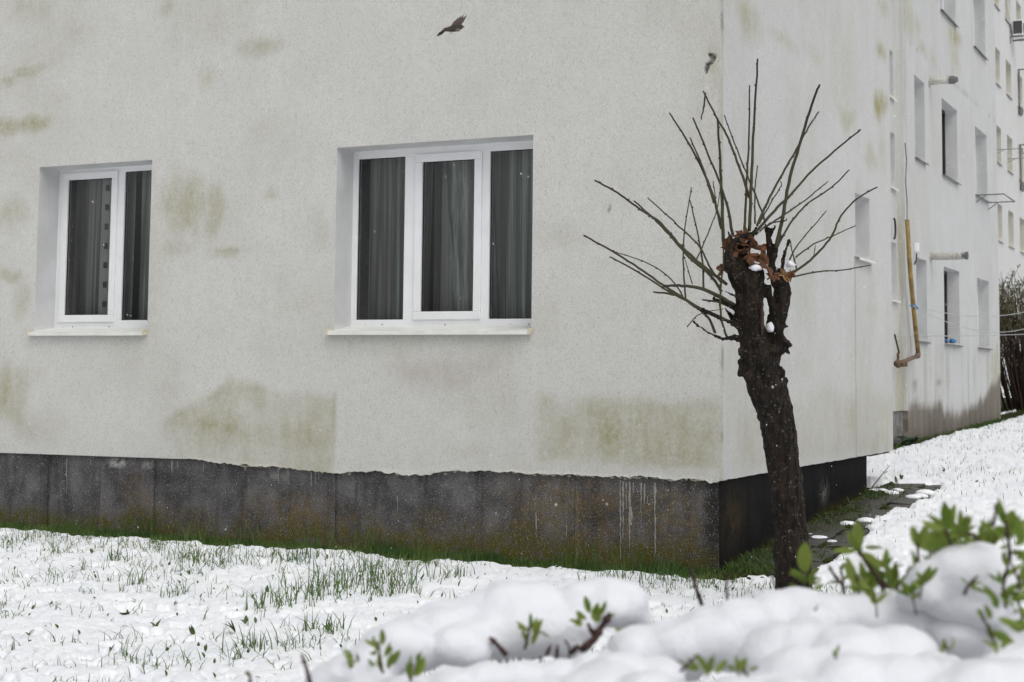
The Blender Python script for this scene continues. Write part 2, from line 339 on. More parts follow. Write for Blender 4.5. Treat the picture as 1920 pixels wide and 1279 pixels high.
# ------------------------------------------------------------------ apartment building
B = empty('apartment_building', (-4, 2.7, 0))
tag(B, 'stained off-white plastered apartment block with a dark concrete base, its corner behind the pollarded tree', 'building')
def bp(o):
    o.parent = B; o.matrix_parent_inverse = B.matrix_basis.inverted(); return o
B.location = (-4, 2.7, 0); bpy.context.view_layer.update()
OFF = Matrix.Translation((4, -2.7, 0))
def part(mb_or_me, name, mats=None, parent=None, smooth=False):
    me = mb_or_me if isinstance(mb_or_me, bpy.types.Mesh) else mb_or_me.mesh(name, mats, smooth)
    o = link(name, me, parent or B)
    if parent is None: o.matrix_parent_inverse = OFF
    return o
def lines(a, b, step, extra):
    L = set(np.round(np.arange(a, b+1e-6, step), 4)) | {a, b}
    L = sorted(L); out = [l for l in L if all(abs(l-e) > step*.35 for e in extra)] + list(extra)
    return np.array(sorted(out))
def wall(name, us, vs, holes, pos, mat, attrs, flip=False, depth=.3, inward=(0, 1, 0), reveal_mat=None):
    """grid wall with real openings; reveals run inward from every opening"""
    U, V = np.meshgrid(us, vs, indexing='ij'); P = pos(U, V)
    nu, nv = U.shape; I = np.arange(nu*nv).reshape(nu, nv)
    F = np.stack([I[:-1, :-1], I[1:, :-1], I[1:, 1:], I[:-1, 1:]], -1).reshape(-1, 4)
    uc = ((U[:-1, :-1]+U[1:, 1:])/2).ravel(); vc = ((V[:-1, :-1]+V[1:, 1:])/2).ravel()
    keep = np.ones(len(F), bool)
    for (a, b, c, d) in holes: keep &= ~((uc > a) & (uc < b) & (vc > c) & (vc < d))
    F = F[keep]; V3 = P.reshape(-1, 3); at_ = {k: f(U, V).ravel() for k, f in attrs.items()}
    fm = np.zeros(len(F), int); inw = np.array(inward, float)
    for (a, b, c, d) in holes:
        iu = np.where((us >= a-1e-6) & (us <= b+1e-6))[0]; iv = np.where((vs >= c-1e-6) & (vs <= d+1e-6))[0]
        ring = [I[i, iv[0]] for i in iu] + [I[iu[-1], j] for j in iv[1:]] + [I[i, iv[-1]] for i in iu[::-1][1:]] + [I[iu[0], j] for j in iv[::-1][1:-1]]
        n0 = len(V3); ring = np.array(ring); k = len(ring)
        p = V3[ring]; V3 = np.concatenate([V3, p, p + inw*depth]); 
        for kk in at_: at_[kk] = np.concatenate([at_[kk], np.tile(at_[kk][ring]*.4, 2)])
        j = np.arange(k); j2 = (j+1) % k
        F = np.concatenate([F, np.stack([n0+j, n0+k+j, n0+k+j2, n0+j2], -1)]); fm = np.concatenate([fm, np.ones(k, int)])
    # lip under the bottom edge
    j = I[:, 0]; n0 = len(V3); V3 = np.concatenate([V3, V3[j], V3[j]+inw*.12])
    for kk in at_: at_[kk] = np.concatenate([at_[kk], np.tile(at_[kk][j], 2)])
    k = np.arange(len(j)-1); F = np.concatenate([F, np.stack([n0+k, n0+len(j)+k, n0+len(j)+k+1, n0+k+1], -1)]); fm = np.concatenate([fm, np.zeros(len(k), int)])
    if flip: F = F[:, ::-1]
    me = np_mesh(name, V3, F, [mat, reveal_mat or M['reveal']], at_, smooth=False, face_mats=fm)
    return part(me, name)
H_TOP = 15.0
def smask(fn_pt, items):
    """stain mask in wall coordinates; items: (px, py, rx, ry, strength)"""
    L = []
    for (px, py, rx, ry, s) in items:
        c = fn_pt(px, py); e = fn_pt(px+rx, py); f = fn_pt(px, py+ry)
        L.append((c[0], c[1], abs(e[0]-c[0])+1e-3, abs(f[1]-c[1])+1e-3, s))
    def f(U, V):
        q1 = .75*fbm(U*3.5, V*3.5, s=11, o=5); q2 = .75*fbm(U*3.5, V*2.0, s=12, o=5)
        r = np.zeros_like(U)
        for (a, b, ra, rb, s) in L:
            d = np.hypot((U-a)/ra+q1, (V-b)/rb+q2)
            r = np.maximum(r, s*(1-sstep(.15, 1.35, d))*1.15)
        return r
    return f
# front wall
fpt = lambda px, py: (lambda p: (p[0], p[2]))(ony(px, py, 0))
fs = smask(fpt, [(340, 385, 48, 75, .55), (400, 395, 25, 50, .5), (20, 232, 70, 22, .75), (52, 132, 34, 14, .6), (15, 150, 25, 14, .5), (490, 85, 55, 20, .45), (385, 140, 30, 30, .3),
    (430, 470, 45, 10, .6), (507, 365, 20, 12, .45), (25, 515, 40, 14, .5), (20, 405, 32, 35, .45), (320, 465, 45, 20, .4), (45, 560, 18, 50, .38), (25, 745, 45, 60, .55), (55, 800, 60, 40, .25),
    (310, 12, 20, 18, .45), (60, 20, 50, 40, .3), (600, 430, 20, 40, .2), (820, 300, 160, 6, .15), (1340, 130, 20, 60, .3), (640, 300, 30, 20, .15), (150, 60, 60, 20, .25), (500, 250, 60, 40, .15), (870, 840, 60, 20, .18), (1050, 440, 60, 30, .16)])
def front_stain(U, V):
    r = fs(U, V); q = .05*fbm(U*5, V*5, s=21)
    xa, xb = ony(300, 800, 0)[0], ony(629, 800, 0)[0]
    top = np.interp(U, [xa, -4.6, -4.4, -4.15, -3.9, -3.6, xb], [1.00, 1.22, 1.34, 1.36, 1.27, 1.22, 1.25])
    r = np.maximum(r, (.64+.6*fbm(U*2.2, V*3.5, s=23, o=4))*sstep(xa-.15, xa+.35, U+q*2)*(1-sstep(xb-.015, xb+.02, U+q*.15))*(1-sstep(top-.03, top+.06, V+q))*(.55+.45*sstep(.78, .98, V+q)))
    xa = ony(1004, 800, 0)[0]
    r = np.maximum(r, (.50+.45*fbm(U*2.4, V*3, s=24, o=4))*sstep(xa-.06, xa+.07, U+q*.6)*(1-sstep(1.20, 1.32, V+q*1.2))*sstep(.64, .86, V+q))
    r = np.maximum(r, .5*sstep(-.07, -.005, U+q*.4)*(.5+.5*vn(U*3, V*3, s=4)))
    r = np.maximum(r, .16*sstep(-.05, .5, fbm(U*1.1, V*1.1, s=33)))
    return r
DMG = [ony(1336, 107, 0), ony(1327, 122, 0), ony(1324, 133, 0)]
def gouge(U, V):
    pts = [(1330, 102, .012), (1337, 108, .030), (1334, 117, .016), (1326, 121, .020), (1325, 130, .016), (1324, 136, .010)]; best = np.full(U.shape, 9.0)
    for (a, b_) in zip(pts[:-1], pts[1:]):
        for t in np.linspace(0, 1, 5): p = ony(a[0]+(b_[0]-a[0])*t, a[1]+(b_[1]-a[1])*t, 0); best = np.minimum(best, np.hypot(U-p[0], V-p[2])/(a[2]+(b_[2]-a[2])*t))
    return best
def front_dark(U, V):
    r = np.zeros_like(U); q = .4*fbm(U*30, V*30, s=8)
    r = np.maximum(r, 1-sstep(.5, 1.05, gouge(U, V)+q))
    for (px, py, rr) in ((1142, 390, .012), (979, 811, .010), (370, 267, .008)):
        p = ony(px, py, 0); r = np.maximum(r, .9*(1-sstep(.5, 1.1, np.hypot(U-p[0], V-p[2])/rr)))
    r = np.maximum(r, .6*sstep(-.02, -.002, U)*sstep(.15, .6, fbm(U*5, V*7, s=61)))
    return r
fpink = smask(fpt, [(840, 695, 110, 35, .3), (160, 400, 40, 30, .12), (1320, 620, 20, 30, .25), (740, 440, 30, 20, .12)])
edge_px = [(-400, 836), (0, 849), (380, 862), (400, 866), (450, 872), (520, 877), (590, 882), (640, 888), (700, 884), (760, 890), (790, 891), (860, 883), (930, 884), (1000, 888), (1100, 892), (1200, 894), (1300, 899), (1330, 904), (1355, 901)]
EX = np.array([ony(*p, 0)[0] for p in edge_px]); EZ = np.array([ony(*p, 0)[2] for p in edge_px])
OP = [(-6.575, -5.272, 1.775, 3.288), (-3.338, -1.538, 1.775, 3.288)]
def front_pos(U, V):
    e = np.interp(U, EX, EZ); rag = sstep(-4.9, -4.6, U)
    e = e + rag*(.017*fbm(U*11, U*0, s=6, o=5) + .006*vn(U*60, U*0, s=7))
    t = np.clip((V-.64)/.16, 0, 1); Z = np.where(V < .8, e + (0.8-e)*t, V)
    y = -.0035*fbm(U*1.5, V*1.5, s=40) - .0012*fbm(U*20, V*20, s=41, o=2) - .010*rag*(1-sstep(0, .12, t))*(.5+fbm(U*9, V*9, s=43))
    y = y + .028*(1-sstep(.4, 1.0, gouge(U, V) + .4*fbm(U*30, V*30, s=8)))
    return np.stack([U, y, Z], -1)
us = np.unique(np.concatenate([[-14, -11, -9], lines(-8, -.3, .045, [-6.575, -5.272, -3.338, -1.538]), np.linspace(-.29, 0, 40)]))
us = np.unique(np.concatenate([us, lines(-4.9, -.3, .022, [-3.338, -1.538])]))
us = us[np.concatenate([[True], np.diff(us) > .004])]
us = np.unique(np.concatenate([us[[all(abs(u-e) > .006 for e in (-6.575, -5.272, -3.338, -1.538)) for u in us]], [-6.575, -5.272, -3.338, -1.538]]))
vs_ = np.unique(np.concatenate([lines(.64, .8, .02, []), lines(.8, 5.4, .045, [1.775, 3.288]), np.linspace(3.62, 3.84, 26), [5.9, 7, 9, 12, H_TOP]]))
vs_ = np.array([v for v in vs_ if all(v == e or abs(v-e) > .004 for e in (1.775, 3.288))])
wall('front_wall', us, vs_, OP, front_pos, M['plaster'], {'stain': front_stain, 'dark': front_dark, 'pink': fpink}, depth=.29)
# side wall (x = 0), small window
spt = lambda px, py: (lambda p: (p[1], p[2]))(onx(px, py, 0))
ss = smask(spt, [(1400, 25, 35, 45, .5), (1650, 198, 16, 30, .95), (1655, 98, 12, 14, .7), (1660, 20, 15, 20, .4), (1585, 215, 16, 32, .45), (1632, 302, 16, 30, .4), (1470, 75, 25, 15, .3), (1600, 790, 16, 60, .6), (1545, 775, 60, 45, .32), (1450, 800, 60, 60, .3), (1640, 820, 40, 30, .35),
    (1635, 580, 20, 20, .2), (1610, 400, 10, 50, .3), (1500, 690, 40, 30, .15), (1560, 420, 30, 50, .15), (1380, 400, 15, 200, .12), (1655, 300, 10, 60, .25), (1525, 100, 20, 20, .25)])
def side_stain(U, V):
    r = ss(U, V); q = .06*fbm(U*5, V*5, s=51)
    r = np.maximum(r, .30*(1-sstep(1.15, 1.45, V+q+.08*np.sin(U*4)))*sstep(.66, .8, V)*sstep(.1, .5, U))
    r = np.maximum(r, .55*(1-sstep(.0, .035, U+q*.25))*(.5+.5*vn(U*3, V*4, s=4)))
    r = np.maximum(r, .5*(1-sstep(.0, .03, np.abs(U-3.93)))*(V < 2.6))
    return np.maximum(r, .18*sstep(0, .5, fbm(U*1.4, V*.7, s=34)))
def side_dark(U, V):
    r = .6*(1-sstep(.002, .012, np.abs(U-3.93)))*(V < 2.6)
    return np.maximum(r, .6*(1-sstep(0, .02, U))*sstep(.15, .6, fbm(U*5, V*7, s=61)))
SW = (3.95, 4.53, 2.60, 3.205)
us = lines(.006, 5.489, .045, [3.93, 3.95, 4.53]); us = np.unique(np.concatenate([[0.0, .003], us, [3.92, 3.94]])); vs2 = np.unique(np.concatenate([lines(.69, 6.2, .05, [2.60, 3.205]), [7, 9, 12, H_TOP]]))
side_pos = lambda U, V: np.stack([.0025*fbm(U*1.5, V*1.5, s=45) - .004*(1-sstep(.002, .012, np.abs(U-3.93)))*(V < 2.6) + 0*U, U, np.where(V < .8, (.69-.018*U/5.5+.003*vn(U*8, U*0)) + (.8-.69+.018*U/5.5)*np.clip((V-.69)/.11, 0, 1), V)], -1)
wall('side_wall', us, vs2, [SW], side_pos, M['plaster_side'], {'stain': side_stain, 'dark': side_dark, 'pink': lambda U, V: U*0}, depth=.22, inward=(-1, 0, 0))
# wing wall
wpt = lambda px, py: (lambda p: (p[1], p[2]))(onx(px, py, XF))
SY = 13.23
WINC = [(13.96, 14.76), (16.22, 17.66), (19.50, 20.85)]
ROWS = [(2.02, 3.34), (4.95, 6.28), (7.85, 9.21), (10.78, 12.14)]
WH = [(a, b, c, d) for (a, b) in WINC for (c, d) in ROWS]
ws = smask(wpt, [(1790, 75, 12, 25, .75), (1790, 110, 10, 40, .4), (1730, 88, 10, 12, .5), (1750, 108, 8, 12, .45), (1700, 30, 25, 50, .45), (1870, 700, 20, 60, .5), (1720, 740, 20, 20, .2), (1765, 690, 20, 60, .15)])
def wing_stain(U, V): return np.maximum(np.maximum(ws(U, V), .3*(1-sstep(13.2, 13.6, U))), .14*sstep(0, .5, fbm(U*.7, V*.35, s=36)))
def wing_dark(U, V):
    q = fbm(U*4, V*.9, s=71); r = .0*U
    r = np.maximum(r, .35*sstep(.05, .6, fbm(U*5, V*.5, s=72))*(1-sstep(1.4, 2.3, V)))
    r = np.maximum(r, .3*(1-sstep(.01, .03, np.abs(V-6.75)))*sstep(-.3, .5, q))
    for (px, py, rx, ry, s) in ((1716, 722, 4, 8, .5), (1760, 717, 6, 6, .5)): 
        c = wpt(px, py); r = np.maximum(r, s*(1-sstep(.3, 1.2, np.hypot((U-c[0])/.3, (V-c[1])/.09)+.3*q)))
    return r
def wing_brown(U, V):
    q = .18*fbm(U*3, V*.8, s=73)
    top = np.interp(U, [13.2, 14.4, 16.0, 16.05, 17.5, 19, 20.5, 22], [.95, 1.0, 1.06, .85, .75, .95, 1.15, 1.5])
    return (1-sstep(top-.12, top+.10, V+q))*.95
n = NT('wing_wall'); base = (.63, .64, .64)
us = lines(SY, 22.1, .10, [x for w_ in WINC for x in w_]); vs3 = lines(.35, 9.6, .09, [x for w_ in ROWS[:3] for x in w_]); vs3 = np.unique(np.concatenate([vs3, [10.78, 12.14, H_TOP]]))
def plaster_brown():
    m = plaster('wing_plaster_stained', (.69, .695, .69), .3); t = m.node_tree
    b = [x for x in t.nodes if x.type == 'BSDF_PRINCIPLED'][0]; src = b.inputs['Base Color'].links[0].from_socket
    a = t.nodes.new('ShaderNodeAttribute'); a.attribute_name = 'brown'
    tc = t.nodes.new('ShaderNodeTexCoord'); mp = t.nodes.new('ShaderNodeMapping'); mp.inputs['Scale'].default_value = (5, 5, .8); nz = t.nodes.new('ShaderNodeTexNoise'); nz.inputs['Scale'].default_value = 1; nz.inputs['Detail'].default_value = 5
    t.links.new(tc.outputs['Object'], mp.inputs[0]); t.links.new(mp.outputs[0], nz.inputs['Vector'])
    cr = t.nodes.new('ShaderNodeMix'); cr.data_type = 'RGBA'; t.links.new(nz.outputs[0], cr.inputs[0]); cr.inputs[6].default_value = (.06, .048, .036, 1); cr.inputs[7].default_value = (.34, .31, .255, 1)
    mx = t.nodes.new('ShaderNodeMix'); mx.data_type = 'RGBA'; t.links.new(a.outputs['Fac'], mx.inputs[0]); t.links.new(src, mx.inputs[6]); t.links.new(cr.outputs[2], mx.inputs[7]); t.links.new(mx.outputs[2], b.inputs['Base Color'])
    return m
wpos = lambda U, V: np.stack([XF + .004*fbm(U, V, s=46) - .008*(1-sstep(.02, .06, np.abs(V-6.75))), U, V], -1)
wall('wing_wall', us, vs3, WH, wpos, plaster_brown(), {'stain': wing_stain, 'dark': wing_dark, 'pink': lambda U, V: U*0, 'brown': wing_brown}, depth=.24, inward=(-1, 0, 0))
# set-back strip with the stair windows
STW = [(12.0, 12.78, 2.60, 3.46), (12.0, 12.72, 4.30, 5.14), (12.0, 12.66, 5.68, 6.40), (12.0, 12.66, 7.3, 8.1)]
us = lines(5.3, SY, .12, [12.0, 12.78, 12.72, 12.66]); vs4 = lines(.92, 9.6, .1, [x for h in STW for x in h[2:]]); vs4 = np.unique(np.concatenate([vs4, [11, H_TOP]]))
def strip_stain(U, V): return np.clip(.25 + .55*(1-sstep(1.2, 2.2, V)) + .5*sstep(.0, .5, fbm(U*3, V*.6, s=37)), 0, .85)*sstep(12.4, 12.95, U)
wall('stair_wall', us, vs4, STW, lambda U, V: np.stack([XF-.05+0*U, U, V], -1), M['plaster_far'], {'stain': strip_stain, 'dark': lambda U, V: U*0, 'pink': lambda U, V: U*0}, depth=.2, inward=(-1, 0, 0))
b = MB(); b.box(XF-.3, XF-.0005, SY-.05, SY-.001, .915, H_TOP); part(b, 'wall_joint', M['reveal'])
b = MB(); b.box(XF-.3, XF-.0005, SY-.001, SY+.04, .2, .914); part(b, 'wall_joint', simple('dirty_base', (.24, .21, .17), .9, .4, 6, .3))
# return walls, roof, core
b = MB(); b.box(-14, -.03, 5.30, 5.487, .675, H_TOP); part(b, 'end_wall', M['plaster_far'])
b = MB(); b.box(-14, XF-.03, 21.9, 22.08, .2, H_TOP); part(b, 'end_wall', M['plaster_far'])
b = MB(); b.box(-14.2, -14, 0.01, 22, -.3, H_TOP); part(b, 'back_wall', M['plaster_far'])
b = MB(); b.box(-14.2, .25, -.25, 5.5, H_TOP, H_TOP+.25); b.box(-14.2, XF+.25, 5.5, 22.3, H_TOP, H_TOP+.25); part(b, 'roof', M['tar'])
b = MB(); b.box(-13.9, -.05, .35, 5.28, .675, .70); part(b, 'floor_slab', M['tar'])
# plinth panels on the front
def plinth_panel(x0, x1, side=False, y0=None, y1=None):
    if not side:
        us = lines(x0, x1, .04, []); vv = lines(-.15, .74, .03, []); U, V = np.meshgrid(us, vv, indexing='ij')
        P = np.stack([U, .030-.002*fbm(U*6, V*6, s=81)-.0015*vn(U*50, V*50), V], -1)
        q = .18*fbm(U*2.5, V*2.5, s=82)
        rust = sstep(-.02, .30, .40-V+q*1.5)*sstep(-6.4, -5.0, U+q)*(.6+.4*sstep(-4.5, -3.5, U))
        rust = np.maximum(rust, np.clip(.95*np.exp(-((U+.85)/.9)**4-((V-.30)/.34)**4)*(.75+2.2*q), 0, 1)); rust = np.maximum(rust, .8*np.exp(-((U+5.35)/.12)**2-((V-.40)/.14)**2)); rust = np.maximum(rust, .5*np.exp(-((U+.3)/.25)**2-((V-.45)/.2)**2))
        moss = sstep(-.02, .16, .20-V+q*.9+.10*sstep(-4, -2, U))*.95
        dark = .9*sstep(-.2, -.10, U+q*.3)*(1-moss*.5) + .55*np.exp(-((U+1.0)/.16)**2-((V-.38)/.1)**2) + .5*np.exp(-((U+5.0)/.5)**2-((V-.52)/.08)**2)
        lime = .9*np.exp(-((U+5.58)/.10)**6-((V-.625)/.035)**4)+.6*np.exp(-((U+5.25)/.05)**4-((V-.61)/.03)**4)+.4*np.exp(-((U+3.9)/.12)**2-((V-.57)/.04)**2)
        edge = (.0, 1, 0); fl = False
    else:
        us = lines(y0, y1, .05, []); vv = lines(-.2, .74, .04, []); U, V = np.meshgrid(us, vv, indexing='ij')
        P = np.stack([-.035+.002*fbm(U*6, V*6, s=83), U, V], -1); q = .15*fbm(U*2.5, V*2.5, s=84)
        rust = .35*np.exp(-((U-.35)/.25)**2-((V-.4)/.2)**2); moss = .8*sstep(.0, .12, .10+.07*U-V+q*.5); dark = .2+q; lime = .35*np.exp(-((U-2.9)/.12)**2-((V-.42)/.08)**2)
        edge = (-1, 0, 0); fl = False
    nu, nv = U.shape; I = np.arange(nu*nv).reshape(nu, nv); F = np.stack([I[:-1, :-1], I[1:, :-1], I[1:, 1:], I[:-1, 1:]], -1).reshape(-1, 4)
    V3 = P.reshape(-1, 3); at_ = dict(rust=rust.ravel(), moss=moss.ravel(), dark=np.clip(dark, 0, 1).ravel(), lime=lime.ravel())
    ring = list(I[:, 0]) + list(I[-1, 1:]) + list(I[::-1, -1][1:]) + list(I[0, ::-1][1:-1]); ring = np.array(ring); k = len(ring); n0 = len(V3)
    V3 = np.concatenate([V3, V3[ring]+np.array(edge)*.05]); at_ = {a: np.concatenate([c_, c_[ring]]) for a, c_ in at_.items()}; j = np.arange(k); j2 = (j+1) % k
    F = np.concatenate([F, np.stack([ring[j], n0+j, n0+j2, ring[j2]], -1)])
    return part(np_mesh('plinth_panel', V3, F, M['tar'] if side else M['concrete'], at_, smooth=False), 'plinth_panel')
jx = [-14, -10.5, -8.2, -7.0, -6.38, -5.77, -5.17, -3.31, -1.175, -.035]
for a, c in zip(jx[:-1], jx[1:]): plinth_panel(a+.003, c-.003)
for a, c in ((.03, 1.6), (1.6, 3.1), (3.1, 4.475)): plinth_panel(0, 0, True, a+.003, c-.003)
b = MB(); b.box(-14, -.04, .078, .3, -.2, .7); b.box(-.3, -.083, .3, 4.47, -.2, .69); b.box(-14, -.09, 4.4, 4.48, -.2, .69); part(b, 'plinth_core', M['tar'])
b = MB(); b.box(XF-.35, XF-.075, 5.0, SY-.002, -.1, .915); part(b, 'stair_plinth', simple('grey_base_plaster', (.17, .165, .16), .9, .5, 3, .4))
b = MB(); b.box(-.3, -.002, 4.5, 5.3, .66, .674); b.box(-1.5, -.3, 4.5, 5.3, .66, .674); part(b, 'overhang_soffit', M['tar'])
# lime drips
b = MB()
for (px, y0, y1, wd) in ((125, 852, 925, 3), (170, 852, 868, 3), (322, 862, 890, 4), (333, 864, 878, 3), (381, 868, 885, 3), (460, 874, 884, 7), (522, 880, 905, 4), (540, 880, 908, 3), (583, 882, 912, 4), (592, 882, 908, 6), (598, 884, 900, 4), (1163, 900, 1048, 4), (1168, 902, 1010, 4), (1174, 905, 955, 3), (1180, 903, 1030, 5), (1183, 950, 985, 7), (1187, 905, 925, 3), (1202, 905, 990, 3), (1208, 906, 950, 4), (1214, 930, 945, 2), (1228, 905, 1045, 5), (745, 930, 960, 2), (1005, 960, 1010, 4), (1062, 985, 1010, 3)):
    n_ = max(4, int((y1-y0)/5)); L, R = [], []
    for i in range(n_+1):
        t = i/n_; p = ony(px+random.uniform(-.8, .8), y0+(y1-y0)*t, .0245); hw = wd*.5*.0036*(1-.6*t)*random.uniform(.3, 1.5)
        L.append((p[0]-hw, .0262, p[2])); R.append((p[0]+hw, .0262, p[2]))
    vv = []; ff = []
    for i in range(n_+1):
        l, r = L[i], R[i]; m_ = ((l[0]+r[0])/2, .0222, l[2]); vv += [l, m_, r]
    for i in range(n_): a = i*3; ff += [(a, a+3, a+4, a+1), (a+1, a+4, a+5, a+2)]
    b.add(vv, ff)
tag(part(b, 'lime_drip', M['lime']), kind='stuff')
# crumbs of mortar under the render edge
b = MB()
for i in range(90):
    x = random.uniform(-1.6, -.15) if i < 60 else random.uniform(-4.7, -1.6); z = np.interp(x, EX, EZ) - abs(random.gauss(0, .008)); b.blob((x, .022, z), random.uniform(.004, .014), 1, (1.6, .7, .8), .35)
tag(part(b, 'mortar_crumb', M['cap'] if False else simple('crumbled_mortar', (.42, .40, .30), .9, .4, 50, .5)), kind='stuff')

# ------------------------------------------------------------------ windows
def window(op, lites, yf=.255, sash=None, parent=None, sillw=True):
    """op: opening; lites: list of (x0,x1,z0,z1) glass areas; sash: index of the opening casement"""
    x0, x1, z0, z1 = op; d = .065
    zb = z0+.02; root = None
    f = MB(); xs = sorted({x0-.01, x1+.01}); L = sorted(lites)
    f.box(x0-.01, x1+.01, yf, yf+d, L[0][3], z1+.01, .004); f.box(x0-.01, x1+.01, yf, yf+d, zb, L[-1][2], .004)
    f.box(x0-.01, L[0][0], yf+.001, yf+d-.001, L[0][2]-.001, L[0][3]+.001, .003); f.box(L[-1][1], x1+.01, yf+.001, yf+d-.001, L[0][2]-.001, L[0][3]+.001, .003)
    for a, c in zip(L[:-1], L[1:]): f.box(a[1], c[0], yf+.001, yf+d-.001, L[0][2]-.001, L[0][3]+.001, .003)
    wo_ = part(f, 'window', M['pvc'])
    for i, (a, c, e, g) in enumerate(L):
        yy = yf+.022
        if sash is not None and i == sash:
            s = MB(); t = .062; ys = yf-.016; s.box(a-.018, c+.018, ys, ys+.05, g-t+.012, g+.016, .005); s.box(a-.018, c+.018, ys, ys+.05, e-.016, e+t-.012, .005)
            s.box(a-.018, a+t-.012, ys, ys+.05, e+t-.012, g-t+.012, .005); s.box(c-t+.012, c+.018, ys, ys+.05, e+t-.012, g-t+.012, .005)
            so_ = part(s, 'sash', M['pvc'], wo_); a, c, e, g = a+t-.012, c-t+.012, e+t-.012, g-t+.012; yy = yf+.008
        gk = MB(); k = .006
        gk.box(a, c, yy-.004, yy+.006, g-k, g); gk.box(a, c, yy-.004, yy+.006, e, e+k); gk.box(a, a+k, yy-.004, yy+.006, e+k, g-k); gk.box(c-k, c, yy-.004, yy+.006, e+k, g-k)
        part(gk, 'gasket', M['gasket'], wo_)
        p = MB(); p.add([(a+k, yy+.001, e+k), (c-k, yy+.001, e+k), (c-k, yy+.001, g-k), (a+k, yy+.001, g-k)], [(0, 1, 2, 3)]); part(p, 'pane', M['glass'], wo_)
        # spacer bar behind the pane
        q = MB(); q.box(a+.014, a+.020, yy+.004, yy+.02, e+.01, g-.01); q.box(c-.020, c-.014, yy+.004, yy+.02, e+.01, g-.01); part(q, 'spacer', M['metal'], wo_)
    for t in (.08, .17, .5, .83, .92):
        sc = MB(); sc.tube([(x0+(x1-x0)*t, yf-.002, zb+.035+random.uniform(-.005, .005)), (x0+(x1-x0)*t, yf+.01, zb+.035)], .006 if t in (.17, .5, .92) else .003, 8); part(sc, 'screw', M['metal'], wo_)
    sl_ = MB(); ya, yb = -.055, yf; za, zb2 = z0-.006, z0+.045
    sl_.add([(x0-.035, ya, za), (x1+.004, ya, za), (x1+.004, yb, zb2), (x0-.035, yb, zb2), (x0-.035, ya, za-.030), (x1+.004, ya, za-.030), (x1+.004, ya+.006, za-.030), (x0-.035, ya+.006, za-.030), (x1+.004, ya+.006, za-.004), (x0-.035, ya+.006, za-.004), (x1+.004, yb, zb2-.004), (x0-.035, yb, zb2-.004)],
            [(0, 1, 2, 3), (4, 5, 1, 0), (4, 7, 6, 5), (6, 7, 9, 8), (9, 11, 10, 8)])
    part(sl_, 'sill', M['sillm'], wo_)
    for xx in (x0-.038, x1-.008):
        e_ = MB(); e_.add([(xx, ya-.003, za-.031), (xx+.016, ya-.003, za-.031), (xx+.016, yb*.95, zb2-.02), (xx, yb*.95, zb2-.02), (xx, ya-.003, za+.012), (xx+.016, ya-.003, za+.012), (xx+.016, yb*.95, zb2+.012), (xx, yb*.95, zb2+.012)],
            [(0, 3, 2, 1), (4, 5, 6, 7), (0, 1, 5, 4), (1, 2, 6, 5), (2, 3, 7, 6), (3, 0, 4, 7)]); part(e_, 'end_cap', M['cap'], wo_)
    return wo_
window(OP[1], [(-3.292, -2.836, 1.872, 3.222), (-2.715, -2.130, 1.885, 3.215), (-2.045, -1.575, 1.872, 3.222)], sash=1)
window(OP[0], [(-6.505, -5.885, 1.885, 3.240), (-5.795, -5.31, 1.885, 3.240)], sash=0)
# dark rooms behind the front windows
def room(x0, x1, y0, y1, z0, z1, holes, axis='y'):
    b = MB(); v = [(x0, y0, z0), (x1, y0, z0), (x1, y1, z0), (x0, y1, z0), (x0, y0, z1), (x1, y0, z1), (x1, y1, z1), (x0, y1, z1)]
    b.add(v, [(0, 1, 2, 3), (4, 7, 6, 5), (1, 5, 6, 2), (2, 6, 7, 3), (3, 7, 4, 0)])
    a, c, e, g = holes
    b.box(x0, a, y0, y0+.02, z0, z1); b.box(c, x1, y0, y0+.02, z0, z1); b.box(a, c, y0, y0+.02, g, z1); b.box(a, c, y0, y0+.02, z0, e)
    part(b, 'room', M['room'])
room(-4.6, -.6, .325, 4.2, .9, 3.6, (-3.36, -1.51, 1.75, 3.31)); room(-8.2, -4.7, .325, 4.2, .9, 3.6, (-6.6, -5.25, 1.75, 3.31))
